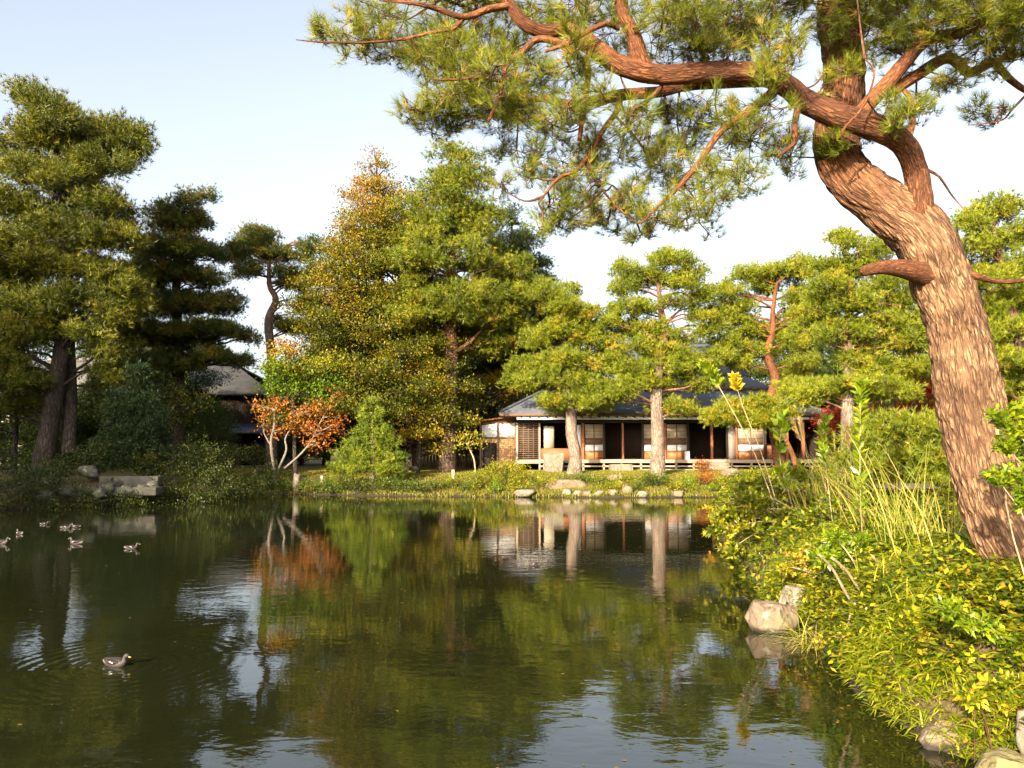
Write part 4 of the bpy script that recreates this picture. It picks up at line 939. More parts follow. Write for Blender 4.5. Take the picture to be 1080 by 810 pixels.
# tall trees beside the viewer on the near left bank: outside the picture, they stand between the low sun and the left bank
SH = 'trees on the near left shore'
for i, (x, y, h) in enumerate([(-28, 5, 16), (-29, 10.5, 18), (-29.5, 3, 18), (-33.5, 7, 18), (-34, 14, 17), (-38, 11, 19), (-38.5, 3, 18), (-42, 16, 18), (-43, 7, 18), (-47, 12, 18), (-37, 20, 16), (-50, 20, 18)]):
    k = (2, 0, 2, 1)[i % 4]; src = protos[k]; r = src.copy(); COL.objects.link(r)
    for ch in list(src.children):
        q = ch.copy(); COL.objects.link(q); q.parent = r
    r.location = (x, y, H1(x, y)-.1); r.rotation_euler = (0, 0, i*1.3); r.scale = (1.15, 1.15, h/[10.4, 11.4, 8.6][k])
    r['label'] = 'tall tree on the near left shore shading the left bank'; r['group'] = SH

# ================================================================== SHRUBS AND BANK
G1 = 'shrubs along the left bank'; G2 = 'shrubs along the far bank'
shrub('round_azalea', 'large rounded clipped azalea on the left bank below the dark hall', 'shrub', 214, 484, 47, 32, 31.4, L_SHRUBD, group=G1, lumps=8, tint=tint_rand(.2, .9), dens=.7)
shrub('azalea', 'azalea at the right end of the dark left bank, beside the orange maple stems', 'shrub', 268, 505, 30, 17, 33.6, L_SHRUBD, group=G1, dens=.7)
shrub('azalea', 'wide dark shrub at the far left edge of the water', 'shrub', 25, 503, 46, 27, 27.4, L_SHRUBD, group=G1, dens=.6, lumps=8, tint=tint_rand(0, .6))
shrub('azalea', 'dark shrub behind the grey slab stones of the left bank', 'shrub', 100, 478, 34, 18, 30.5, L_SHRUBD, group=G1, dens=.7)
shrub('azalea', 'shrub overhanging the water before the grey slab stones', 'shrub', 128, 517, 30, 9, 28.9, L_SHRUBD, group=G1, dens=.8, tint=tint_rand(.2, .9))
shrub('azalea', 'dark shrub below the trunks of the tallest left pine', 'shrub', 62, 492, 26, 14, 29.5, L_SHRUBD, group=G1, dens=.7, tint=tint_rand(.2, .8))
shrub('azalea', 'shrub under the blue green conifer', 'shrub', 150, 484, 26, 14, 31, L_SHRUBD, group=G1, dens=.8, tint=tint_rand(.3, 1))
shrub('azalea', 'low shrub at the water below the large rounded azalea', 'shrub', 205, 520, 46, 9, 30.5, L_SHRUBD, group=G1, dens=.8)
for (px, py, rx, ry, Y, lab) in ((335, 512, 22, 8, 35.6, 'low green bank shrub left of the small bright pine'), (366, 506, 20, 9, 35.4, 'low green bank shrub under the left branches of the small bright pine'), (402, 511, 24, 9, 35.1, 'low dark green bank shrub under the small bright pine'), (432, 513, 20, 8, 34.9, 'low green bank shrub right of the small bright pine'),
                             (464, 514, 20, 8, 34.8, 'low dark green bank shrub before the sunny lawn'), (305, 513, 16, 8, 35.8, 'low bank shrub at the pale upright stone')):
    shrub('bank_shrub', lab, 'shrub', px, py, rx, ry, Y, L_SHRUB, group=G2, tint=tint_rand(.3, 1), dens=.9)
shrub('yellow_shrub', 'yellow green shrub before the wicker wall of the villa', 'shrub', 533, 496, 28, 13, 34.9, L_SHRUBY, group=G2, lumps=7, tint=tint_rand(.2, .9), dens=.8)
shrub('yellow_shrub', 'yellowish shrub at the left corner of the villa bank, reaching the water', 'shrub', 508, 508, 17, 13, 34.6, L_SHRUBY, group=G2, tint=tint_rand(.1, .8))
shrub('green_shrub', 'bright green small shrub at the water under the villa corner', 'shrub', 522, 513, 11, 9, 34.1, L_GREEN, group=G2)
shrub('yellow_shrub', 'yellow green shrub at the water left of the small bank stones', 'shrub', 549, 513, 16, 9, 34.2, L_SHRUBY, group=G2)
shrub('green_shrub', 'dark green shrub at the water right of the stone basin', 'shrub', 634, 511, 17, 7, 34.6, L_SHRUB, group=G2, tint=tint_rand(.3, 1))
shrub('round_shrub', 'dense dark green round shrub below the middle pine trunk', 'shrub', 692, 508, 18, 11, 34.7, L_SHRUB, group=G2, lumps=8, tint=tint_rand(.2, .9), dens=1.2)
shrub('green_shrub', 'light green shrub right of the dense round one', 'shrub', 728, 509, 13, 10, 34.5, L_GREEN, group=G2)
shrub('red_azalea', 'low azalea turned orange red on the villa bank', 'shrub', 746, 502, 14, 7, 35, L_MAPLE, group=G2, tint=tint_rand(0, .5))
shrub('red_azalea', 'small rust red azalea just under the edge of the villa deck', 'shrub', 740, 489, 11, 6, 38.6, L_MAPLE, group=G2, tint=tint_rand(0, .5))
shrub('yellow_shrub', 'yellow green shrub at the water right of the red azalea', 'shrub', 768, 512, 22, 11, 34.2, L_SHRUBY, group=G2)
shrub('yellow_shrub', 'yellow green shrub before the right end of the villa deck', 'shrub', 800, 505, 24, 13, 34.5, L_SHRUBY, group=G2)
shrub('yellow_shrub', 'yellow green shrub under the red maple', 'shrub', 868, 494, 28, 14, 33, L_SHRUBY, group=G2)
shrub('green_shrub', 'green shrub under the layered pine', 'shrub', 905, 500, 26, 14, 28, L_SHRUBY, group=G2)
shrub('green_shrub', 'green shrub behind the great leaning trunk at the right edge', 'shrub', 1070, 480, 40, 30, 22, L_SHRUB, group=G2, dens=.6, tint=tint_rand(.3, 1))

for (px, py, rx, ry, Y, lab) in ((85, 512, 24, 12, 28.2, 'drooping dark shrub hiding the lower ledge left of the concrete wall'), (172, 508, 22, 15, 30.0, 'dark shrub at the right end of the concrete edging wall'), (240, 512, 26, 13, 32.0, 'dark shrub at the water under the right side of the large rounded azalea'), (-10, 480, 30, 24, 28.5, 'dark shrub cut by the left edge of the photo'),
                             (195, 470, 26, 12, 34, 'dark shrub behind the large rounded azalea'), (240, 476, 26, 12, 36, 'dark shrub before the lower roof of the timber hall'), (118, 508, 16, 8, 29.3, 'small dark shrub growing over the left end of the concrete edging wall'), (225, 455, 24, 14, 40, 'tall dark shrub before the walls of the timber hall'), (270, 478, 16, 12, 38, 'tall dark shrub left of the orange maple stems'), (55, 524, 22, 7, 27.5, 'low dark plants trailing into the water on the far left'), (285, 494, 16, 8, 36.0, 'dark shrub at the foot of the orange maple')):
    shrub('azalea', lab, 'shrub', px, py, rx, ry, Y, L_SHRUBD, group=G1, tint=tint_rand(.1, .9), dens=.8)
for (px, py, rx, ry, Y, m_, lab) in ((575, 508, 14, 7, 34.6, L_SHRUBY, 'yellow green plant left of the brown boulder'), (615, 506, 14, 6, 35.2, L_SHRUB, 'low green plant over the right side of the brown boulder'), (660, 507, 14, 6, 35.4, L_SHRUBY, 'yellowish plant behind the tall bank stone'), (710, 513, 12, 6, 34.2, L_SHRUBY, 'yellow green plant at the water right of the dense round shrub'),
                                 (484, 505, 12, 7, 35, L_SHRUBY, 'yellow green plant at the right end of the sunny lawn'), (755, 516, 14, 6, 34, L_GREEN, 'bright green plant at the water below the red azalea')):
    shrub('bank_plant', lab, 'shrub', px, py, rx, ry, Y, m_, group=G2, tint=tint_rand(.1, .9), dens=.9)
for (px, py, rx, ry, Y, m_, lab) in ((596, 507, 12, 5, 35.3, L_SHRUB, 'low dark plant behind the broad brown boulder'), (645, 514, 14, 6, 34.0, L_SHRUBY, 'plant trailing to the water left of the taller bank stone'), (672, 513, 10, 6, 34.0, L_SHRUB, 'small dark plant trailing to the water below the middle pine'), (350, 517, 20, 7, 35.3, L_SHRUB, 'dark plant overhanging the water left of the small bright pine'),
                                 (385, 518, 20, 6, 35.0, L_SHRUBD, 'dark plant overhanging the water under the small bright pine'), (420, 518, 20, 6, 34.8, L_SHRUB, 'plant overhanging the water right of the small bright pine'), (448, 518, 16, 6, 34.6, L_SHRUBD, 'dark plant overhanging the water below the sunny lawn'), (490, 517, 12, 6, 34.4, L_SHRUB, 'dark plant overhanging the water left of the villa corner'),
                                 (722, 516, 14, 6, 34.0, L_SHRUBY, 'plant overhanging the water below the light green shrub')):
    shrub('bank_plant', lab, 'shrub', px, py, rx, ry, Y, m_, group=G2, tint=tint_rand(.1, .9), dens=.9)
# bank stones
k = 0
for (px, py, rx, rz, Y, m, lab) in (
    (597, 512, 27, 9, 34.9, M_ROCK, 'broad weathered brown boulder in the villa bank under the stone basin'), (554, 519, 15, 5, 33.9, M_ROCKP, 'low flat stone at the water left of the brown boulder'),
    (598, 519, 6, 5, 33.9, M_ROCKP, 'small stone at the water, leftmost of the row under the brown boulder'), (609, 520, 5, 4, 33.8, M_ROCKP, 'second small stone of the row under the brown boulder'), (619, 520, 6, 4, 33.7, M_ROCK, 'third small stone of the row under the brown boulder'),
    (632, 520, 6, 4, 33.6, M_ROCKP, 'small stone of the row below the dark green shrub'), (647, 519, 7, 5, 33.6, M_ROCKP, 'rounded stone of the row, left of the tall bank stone'), (662, 516, 8, 7, 33.8, M_ROCK, 'taller bank stone left of the dense round shrub'), (677, 520, 7, 4, 33.6, M_ROCKP, 'low stone under the dense round shrub'),
    (716, 520, 8, 4, 33.7, M_ROCK, 'low stone between the dense round shrub and the light green one'), (650, 503, 14, 5, 36, M_ROCK, 'flat tan stone set in the lawn edge before the villa'), (735, 520, 7, 3, 33.8, M_ROCKG, 'small grey stone below the red azalea'),
    (790, 518, 14, 6, 33.6, M_ROCKP, 'pale flat rock at the far right end of the open water'), (810, 508, 14, 6, 33.8, M_ROCK, 'tan rock among the yellow shrubs at the right end of the far bank'), (772, 497, 14, 5, 36.5, M_ROCK, 'low tan stone in the grass before the deck'),
    (313, 508, 4, 9, 35.9, M_ROCKP, 'narrow pale upright stone near the orange maple'), (372, 520, 6, 3, 35.2, M_ROCKG, 'small grey stone at the water under the young pine'), (427, 493, 5, 4, 36.8, M_ROCK, 'small round stone on the lawn behind the young pine'), (437, 493, 6, 4, 37, M_ROCKG, 'small grey stone on the lawn right of the round one'),
    (94, 496, 15, 8, 29.8, M_ROCKG, 'square grey boulder on the left bank'), (160, 514, 10, 10, 29.6, M_ROCKG, 'leaning boulder at the right end of the left stone wall'), (70, 516, 12, 7, 28.3, M_ROCKG, 'rough stone at the water under the square grey boulder'),
    (104, 518, 10, 6, 28.4, M_ROCKG, 'low stone at the water left of the overhanging shrub'), (112, 515, 11, 8, 29.0, M_ROCKG, 'dark stone at the foot of the concrete wall, leftmost of three'), (132, 516, 12, 7, 29.1, M_ROCKG, 'broad stone at the foot of the concrete wall, middle of three'), (150, 516, 9, 8, 29.2, M_ROCKG, 'dark stone at the foot of the concrete wall, rightmost of three'),
    (48, 521, 13, 6, 27.9, M_ROCKG, 'dark stone at the water on the far left')):
    s = Y/F; c = P(px, py, Y); k += 1
    q_ = rng.uniform(.65, 1.3) if rx < 9 else 1; rx *= q_; rz *= q_
    rock('bank_stone', (c[0], c[1], c[2]-.05), (rx*s*.85, max(rx*s*.65, .2), rz*s*1.1), m, lab, 'stones along the bank', seed=k, sub=3)
sw = thing('stone_wall', P(138, 500, 29.7), 'low concrete edging wall on the dark left bank', 'wall')
b = Boxes(); a = P(106, 503, 29.7); c = P(168, 503, 29.7); g = H1(a[0], 29.9)
b.box(a[0], c[0], 29.6, 30.1, a[2]-.45, a[2]+.03); b.build('wall_body', M_CONC, sw, .03)
b = Boxes(); a2 = P(64, 511, 29.0); b.box(a2[0], c[0]+.2, 29.0, 29.597, a2[2]-.4, a2[2]-.10); b.build('lower_ledge', M_CONC, sw, .03)

# ================================================================== NEAR RIGHT BANK
c = P(814, 655, 9.75); rock('shore_rock', (c[0], c[1], .10), (.31, .26, .30), M_ROCK, 'tan boulder lying in the water at the tip of the near right bank', None, 31, 5)
c = P(848, 640, 10.3); rock('shore_rock', (c[0], c[1], .16), (.30, .24, .33), M_ROCKP, 'pale rough rock just behind the tan boulder, among twigs', None, 33, 5)
c = P(1012, 768, 6.0); rock('shore_rock', (c[0]+.02, c[1]+.05, .06), (.30, .22, .20), M_ROCK, 'tan rock at the water under the near bamboo grass', None, 34, 5)
c = P(955, 735, 6.8); rock('shore_rock', (c[0]+.05, c[1], .04), (.24, .22, .14), M_ROCK, 'brown rock under the overhanging leaves left of the tan water edge rock', None, 36, 4)
c = P(1078, 770, 5.4); rock('shore_rock', (c[0]+.03, c[1], .30), (.06, .08, .20), M_ROCKP, 'pale upright stone at the bottom right corner', None, 38, 4)
c = P(1062, 806, 5.1); rock('shore_rock', (c[0]+.05, c[1], .10), (.22, .2, .24), M_MOSSY, 'mossy stone at the water in the bottom right corner', None, 39, 5)
c = P(1040, 625, 7.0); rock('mossy_rock', (c[0], c[1], H1(c[0], c[1])+.06), (.26, .24, .2), M_MOSSY, 'round yellowish mossy rock at the foot of the great leaning pine', None, 40, 4)
c = P(948, 514, 19); rock('path_stone', (c[0], c[1], c[2]), (1.0, .6, .12), M_ROCK, 'flat tan stone slab seen through the tall grass', None, 42, 4, cat='rock')

# the great leaning pine
HP = 6.9
def hp(px, py, d=0.0): return P(px, py, HP+d)
gp = hp(1112, 640, 0); gz = H1(gp[0], gp[1]); root = thing('leaning_pine', (gp[0], gp[1], gz), 'great leaning red barked pine on the near right bank, its boughs overhanging the pond', 'tree')
def hero_tube(name, pts, rads, parent, mat, sides=72, step=.022, amp=.016, h=(0, 1)):
    pts = [np.array(p, float) for p in pts]
    L = sum(np.linalg.norm(pts[i+1]-pts[i]) for i in range(len(pts)-1)); m = max(8, int(L/step))
    path = catmull(pts, m); rad = catmull(np.array([[r, 0, 0] for r in rads]), m)[:, 0]
    tb = Tubes(); tb.add(path, list(rad), sides, h[0], h[1], cap=True, lump=.025)
    V = np.vstack(tb.V); Bk = np.vstack(tb.B); n = m*sides
    cen = np.repeat(path, sides, 0); nr = V[:n]-cen; rr = np.linalg.norm(nr, axis=1)[:, None]; nr = nr/(rr+1e-9)
    disp = np.empty(n)
    for i in range(n):
        q = Bk[i]; v3 = Vector((q[0]*13, q[1]*13, q[2]*4.2)); wv = v3+.35*mnoise.noise_vector(v3*.9)
        d, _ = mnoise.voronoi(wv)
        e = min((d[1]-d[0])*2.2, 1.0)
        disp[i] = e*.9+.45*mnoise.noise(v3*2.3)+1.1*mnoise.noise(Vector((q[0]*3, q[1]*3, q[2]*1.4)))
    if name == 'trunk':
        for (kp, kr, ka) in ((hp(1008, 325, -.22), .10, .05), (hp(1018, 352, -.2), .08, -.03), (hp(985, 262, -.2), .09, .04), (hp(1040, 520, -.25), .16, .03), (hp(1000, 300, -.2), .07, -.035), (hp(1024, 400, -.2), .10, .025), (hp(960, 270, -.15), .08, .04), (hp(905, 200, -.1), .1, .03)):
            dd_ = np.linalg.norm(V[:n]-kp, axis=1); V[:n] += nr*(ka*np.exp(-(dd_/kr)**2))[:, None]
    V[:n] += nr*(disp*amp*np.clip(rr[:, 0]/.2, .25, 1.1))[:, None]
    return build(name, V, np.vstack(tb.F), mat, parent, {'bark': Bk, 'height': np.concatenate(tb.H)}, True)
base = gp.copy(); base[2] = gz-.15
tp = [base, hp(1100, 605), hp(1064, 555), hp(1042, 505), hp(1030, 460), hp(1019, 400), hp(1008, 340), hp(990, 290), hp(970, 248), hp(930, 215, .05), hp(898, 190, .1), hp(884, 165, .15), hp(884, 135, .2), hp(889, 100, .25), hp(889, 55, .3), hp(884, 10, .35), hp(888, -50, .4), hp(895, -120, .4)]
tr = [.53, .44, .315, .255, .235, .245, .215, .225, .23, .20, .195, .188, .185, .17, .175, .17, .155, .12]
hero_tube('trunk', tp, tr, root, B_HERO, 120, .016, .024)
# root flare
rf = Tubes()
for (dx, dy) in ((-.55, -.15), (.5, -.5), (-.2, .6), (.6, .3), (.0, -.7)):
    q = gp+np.array([dx, dy, 0]); q[2] = H1(q[0], q[1])-.08
    rf.add(catmull([gp+np.array([dx*.3, dy*.3, .35]), gp+np.array([dx*.7, dy*.7, .06]), q+np.array([dx*.4, dy*.4, -.05])], 10), [.16, .12, .05], 12, 0, 0)
rf.build('roots', B_HERO, root)
limb_a = [hp(966, 262, -.02), hp(968, 225, -.08), hp(966, 185, -.12), hp(952, 152, -.2), hp(925, 135, -.34), hp(885, 122, -.42), hp(852, 108, -.38), hp(832, 92, -.3), hp(812, 80, -.25), hp(790, 77, -.25), hp(745, 77, -.35), hp(700, 79, -.45), hp(672, 74, -.5), hp(650, 66, -.5), hp(632, 54, -.5), hp(612, 40, -.5), hp(596, 31, -.5), hp(572, 33, -.55), hp(552, 24, -.6), hp(538, 6, -.6), hp(522, -12, -.6), hp(498, -22, -.6)]
ra = [.15, .125, .10, .10, .105, .10, .095, .09, .095, .09, .085, .08, .085, .075, .075, .07, .055, .05, .05, .045, .04, .02]
hero_tube('bough', limb_a, ra, root, B_BOUGH, 48, .02, .015, (.42, 1.3))
SK = [catmull(limb_a[6:], 60), catmull(tp[10:], 30)]
def bough(name, pts, rads, hpath=True):
    pth = hero_tube(name, pts, rads, root, B_LIMB, 20, .035, .006, (.9, 1)); SK.append(catmull(pts, 26)); return pth
bough('bough', [hp(690, 82, -.45), hp(676, 66, -.5), hp(668, 38, -.55), hp(657, 14, -.55), hp(652, -20, -.55), hp(640, -50, -.5)], [.07, .075, .062, .055, .05, .03])
bough('bough', [hp(812, 84, -.2), hp(770, 86, -.1), hp(725, 90, -.05), hp(695, 97, -.05), hp(657, 100, -.05), hp(628, 106, -.05), hp(600, 110, -.1), hp(575, 104, -.1), hp(548, 108, -.1)], [.06, .058, .05, .048, .05, .046, .04, .03, .015])
bough('bough', [hp(902, 128, -.1), hp(920, 105, -.15), hp(934, 90, -.2), hp(954, 66, -.2), hp(976, 43, -.25), hp(1008, 35, -.3), hp(1038, 24, -.3), hp(1085, 16, -.3), hp(1130, 5, -.3)], [.07, .065, .065, .06, .055, .05, .045, .04, .02])
bough('bough', [hp(938, 98, -.15), hp(968, 79, 0), hp(1000, 61, .2), hp(1022, 76, .3), hp(1047, 66, .3), hp(1056, 74, .3), hp(1068, 86, .3), hp(1085, 97, .3), hp(1110, 104, .3)], [.05, .05, .048, .045, .04, .035, .03, .025, .01])
bough('bough', [hp(1047, 67, .3), hp(1062, 60, .3), hp(1080, 56, .35), hp(1110, 40, .4)], [.03, .028, .024, .01])
bough('bough', [hp(955, 152, -.2), hp(962, 130, -.1), hp(960, 105, -.1), hp(950, 92, -.1)], [.03, .028, .024, .018])
bough('stub_branch', [hp(985, 292, -.05), hp(955, 284, -.2), hp(932, 282, -.32), hp(910, 286, -.4)], [.11, .082, .058, .04])
bough('stub_branch', [hp(1010, 287, -.1), hp(1032, 292, -.1), hp(1052, 297, 0), hp(1078, 296, .1), hp(1110, 290, .2)], [.04, .03, .022, .018, .008])
bough('branch', [hp(815, 98, -.25), hp(789, 118, -.35), hp(760, 139, -.45), hp(737, 172, -.5), hp(717, 196, -.5), hp(698, 214, -.55), hp(676, 236, -.6)], [.045, .035, .028, .022, .018, .012, .006])
bough('branch', [hp(618, 60, -.5), hp(620, 82, -.55), hp(616, 112, -.6), hp(611, 148, -.6)], [.03, .026, .022, .016])
bough('branch', [hp(654, 102, -.05), hp(650, 118, -.2), hp(637, 136, -.35), hp(622, 162, -.45), hp(607, 180, -.5), hp(588, 189, -.5), hp(568, 214, -.5)], [.03, .026, .022, .018, .016, .014, .006])
bough('branch', [hp(622, 164, -.45), hp(622, 180, -.45), hp(637, 202, -.4), hp(652, 220, -.4), hp(672, 236, -.4)], [.015, .013, .010, .008, .004])
bough('branch', [hp(652, 30, -.5), hp(640, 25, -.6), hp(620, 33, -.7), hp(598, 46, -.75), hp(575, 54, -.7)], [.02, .022, .02, .018, .012])
bough('branch', [hp(610, 58, -.5), hp(585, 44, -.6), hp(566, 42, -.65), hp(551, 55, -.7), hp(535, 68, -.7), hp(530, 88, -.7), hp(524, 108, -.7), hp(515, 128, -.7)], [.03, .03, .028, .025, .022, .02, .018, .012])
bough('branch', [hp(540, 6, -.6), hp(515, 10, -.7), hp(490, 18, -.8), hp(462, 10, -.9), hp(440, 4, -1), hp(400, 0, -1)], [.03, .028, .025, .02, .015, .008])
bough('branch', [hp(490, 18, -.8), hp(478, 30, -.8), hp(458, 34, -.8), hp(420, 42, -.8), hp(380, 45, -.9), hp(335, 44, -1), hp(312, 42, -1)], [.018, .016, .013, .010, .008, .006, .003])
bough('branch', [hp(530, 86, -.7), hp(505, 82, -.8), hp(480, 84, -.9), hp(455, 84, -1)], [.014, .012, .009, .004])
bough('branch', [hp(845, 100, -.38), hp(838, 130, -.5), hp(838, 150, -.6), hp(820, 165, -.6)], [.03, .025, .02, .01])
bough('dead_twig', [hp(902, 150, -.5), hp(888, 140, -.62), hp(908, 116, -.66), hp(917, 98, -.66), hp(922, 75, -.6), hp(912, 62, -.6)], [.008, .009, .008, .007, .006, .004])
bough('dead_twig', [hp(697, 92, -.4), hp(690, 100, -.6), hp(680, 108, -.8), hp(671, 114, -.9)], [.02, .018, .016, .014])
bough('dead_twig', [hp(975, 178, -.1), hp(984, 182, -.1), hp(992, 188, -.1), hp(1004, 206, 0), hp(1016, 220, 0)], [.014, .012, .01, .008, .004])
bough('dead_twig', [hp(1085, 97, .3), hp(1068, 115, .2), hp(1058, 126, .1), hp(1040, 130, 0), hp(1022, 132, 0)], [.010, .009, .007, .005, .003])
SKP = np.vstack(SK)

HPADS = [  # px, py, rx, ry, tufts
 (350, 40, 24, 7, 18), (392, 44, 30, 17, 46), (425, 22, 40, 18, 60), (470, 70, 40, 26, 90), (500, 90, 40, 26, 95), (520, 55, 34, 22, 75), (450, 118, 30, 10, 34), (555, 92, 38, 25, 85), (478, 118, 28, 14, 40), (590, 135, 40, 20, 46), (545, 125, 30, 14, 40),
 (615, 18, 42, 16, 75), (560, 4, 40, 10, 50), (480, 5, 45, 12, 60), (700, 18, 50, 20, 70), (765, 25, 50, 22, 85), (725, 50, 36, 18, 46), (812, 62, 22, 22, 44), (800, 25, 44, 20, 90), (845, 2, 40, 12, 60), (838, 60, 12, 10, 10), (872, 74, 12, 12, 14),
 (882, 148, 16, 12, 24), (930, 126, 20, 12, 40), (918, 18, 36, 20, 80), (968, 25, 44, 22, 95), (1018, 15, 44, 18, 85), (1060, 22, 34, 20, 70), (935, 52, 22, 14, 34), (1035, 45, 34, 12, 40), (1068, 66, 22, 12, 26), (1060, 112, 24, 9, 20), (1000, 80, 34, 10, 30), (970, 118, 12, 8, 10),
 (758, 128, 44, 16, 56), (718, 150, 30, 22, 40), (792, 148, 44, 18, 60), (722, 184, 34, 22, 44), (765, 182, 32, 14, 30), (742, 214, 24, 14, 26), (738, 236, 18, 8, 10), (545, 160, 26, 16, 26), (530, 200, 16, 14, 10), (600, 232, 20, 10, 14), (668, 215, 26, 14, 22), (575, 245, 12, 6, 6), (618, 205, 24, 12, 16), (832, 165, 22, 16, 34), (684, 165, 32, 24, 38), (650, 60, 24, 14, 24), (600, 70, 30, 16, 44), (660, 135, 36, 18, 34), (646, 195, 34, 18, 30),
 (602, 186, 34, 16, 36), (578, 218, 24, 16, 28), (640, 235, 24, 10, 20), (695, 232, 30, 12, 30), (560, 180, 22, 14, 18), (625, 160, 26, 12, 26), (675, 245, 10, 5, 8), (705, 110, 30, 12, 26), (460, 45, 30, 14, 34), (640, 110, 30, 10, 18),
 (900, -35, 60, 20, 70), (820, -30, 60, 22, 90), (720, -35, 60, 22, 70), (990, -25, 50, 22, 80), (600, -40, 60, 20, 60), (1090, -15, 50, 22, 70), (1110, 40, 30, 20, 40)]
TC = []; TD = []; TT = []; tw = Tubes()
for (px, py, rx, ry, nt_) in HPADS:
    Y = HP+rng.uniform(-.7, .3); s = Y/F; c = P(px, py, Y); R = np.array([rx*s, max(rx*s*1.2, .25), ry*s])*1.5; nt_ = int(nt_*1.75)
    a = SKP[int(np.argmin(np.linalg.norm(SKP-c, axis=1)+rng.uniform(0, .1)))]
    La = np.linalg.norm(c-a)
    if La > .06: tw.add(catmull([a, (a+c)/2+rng.normal(0, .08*La, 3)+[0, 0, -.05*La], c], 9), [.005+.012*min(La, 1), .008, .005], 6, .9, 1, cap=False)
    a_in = a; a = c
    nsub = max(4, nt_//8)
    subs = c+rdir(nsub)*R*rng.uniform(.3, .95, (nsub, 1))
    shade = rng.uniform(-.12, .12)
    for sb in subs:
        L = np.linalg.norm(sb-a)
        if L > .05: tw.add(catmull([a*.97+a_in*.03, (a+sb)/2+rng.normal(0, .10*L, 3)+[0, 0, -.06*L], sb], 7), [.005, .004, .003], 5, .9, 1, cap=False)
        m = int(nt_/nsub*1.15)+1
        e = sb+rdir(m)*R*rng.uniform(.2, .55, (m, 1))
        mid = sb*.55+e*.45+rng.normal(0, .02, (m, 3)); mid[:, 2] -= .015
        tw.sticks(np.repeat(sb[None], m, 0), mid, .0035, .0028); tw.sticks(mid, e, .0028, .0022)
        d = unit((e-mid)*np.array([1, 1, .7])+np.array([0, 0, .05]))
        TC.append(e); TD.append(d); TT.append(np.clip(rng.normal(.45+shade, .2, m), 0, .9)+(rng.random(m) < .05)*.5)
        # older needles a little way back on the twig
        TC.append(e-d*.05); TD.append(d); TT.append(np.clip(rng.normal(.45+shade, .2, m), 0, .9))
TC = np.vstack(TC); TD = np.vstack(TD); TT = np.concatenate(TT)
Lv = Leaves(); Lv.needles(TC, TD, 22, .125, .0030, .45, TT, droop=.06); Lv.build('foliage', L_HERO, root); tw.build('twigs', B_TWIG, root)

# ------------------------------------------------------------------ ground cover of the near bank
def scatter(n, x0, x1, y0, y1, dmin=.02, dmax=9):
    X = rng.uniform(x0, x1, n); Y = rng.uniform(y0, y1, n); d = pond_sd(X, Y)
    k = (d > dmin) & (d < dmax); X, Y = X[k], Y[k]
    return np.stack([X, Y, height(X, Y)], -1), d[k]
Pn, dd = scatter(60000, 3.0, 8.2, 4.0, 12.0, -.06)
patch = np.sin(Pn[:, 0]*2.3+1)*np.cos(Pn[:, 1]*1.9)+.5*np.sin(Pn[:, 0]*5+Pn[:, 1]*4)
A = Pn[(patch > .25)][:13000]
n = len(A); rep = 5; C = np.repeat(A, rep, 0)+rng.normal(size=(n*rep, 3))*[.03, .03, .0]; C[:, 2] += rng.uniform(0.0, .20, n*rep)
D = rdir(n*rep)*.9; D[:, 2] = np.abs(D[:, 2])*.6+.30; D[:, 0] -= .25; D = unit(D)
Lv = Leaves(); Lv.ribbons(C, D, rng.uniform(.07, .17, n*rep), rng.uniform(.010, .020, n*rep), np.repeat(rng.uniform(.1, .8, n), rep)+rng.normal(0, .12, n*rep), rng.uniform(.3, 1.3, n*rep), seg=3)
tag(Lv.build('bamboo_grass', L_SASA), 'carpet of yellow green dwarf bamboo grass on the near right bank', 'ground cover', kind='stuff')
A = Pn[(patch < .55)][:19000]; n = len(A); rep = 6
C = np.repeat(A, rep, 0)+rng.normal(size=(n*rep, 3))*[.05, .05, 0]; C[:, 2] += rng.uniform(.03, .32, n*rep)
D = rdir(n*rep); D[:, 2] = D[:, 2]*.35+.1; D = unit(D)
Lv = Leaves(); Lv.blades(C, D, rng.uniform(.05, .10, n*rep), rng.uniform(.026, .045, n*rep), np.repeat(rng.uniform(.0, .85, n), rep)+rng.normal(0, .1, n*rep), flat=.8)
tag(Lv.build('ivy_cover', L_SHRUBY), 'small leaved yellow green ground cover of the near right bank', 'ground cover', kind='stuff')
Pn, dd = scatter(42000, 3.6, 17, 11.0, 33.0, -.05, 8)
n = len(Pn); rep = 3; C = np.repeat(Pn, rep, 0)+rng.normal(size=(n*rep, 3))*[.10, .10, 0]; C[:, 2] += rng.uniform(.02, .38, n*rep)*(.6+.4*np.sin(C[:, 0]*1.7+C[:, 1]*.9))
D = rdir(n*rep); D[:, 2] = D[:, 2]*.35+.15; D = unit(D)
Lv = Leaves(); Lv.blades(C, D, rng.uniform(.08, .15, n*rep), rng.uniform(.04, .075, n*rep), np.repeat(rng.uniform(.0, .8, n), rep)+rng.normal(0, .1, n*rep), flat=.7)
tag(Lv.build('bank_undergrowth', L_SHRUBY), 'leafy undergrowth along the bank between the near shrubs and the villa', 'ground cover', kind='stuff')
Pn, dd = scatter(2600, 3.0, 8.2, 4.0, 13.0, .02); Pn[:, 2] += rng.uniform(.08, .26, len(Pn)); D = rdir(len(Pn)); D[:, 2] *= .3; D = unit(D)
Lv = Leaves(); Lv.blades(Pn, D, rng.uniform(.03, .06, len(Pn)), .03, rng.uniform(0, 1, len(Pn)), flat=1)
tag(Lv.build('fallen_leaves', L_AUT), 'fallen yellow and brown leaves lying in the near ground cover', 'fallen leaves', kind='stuff')
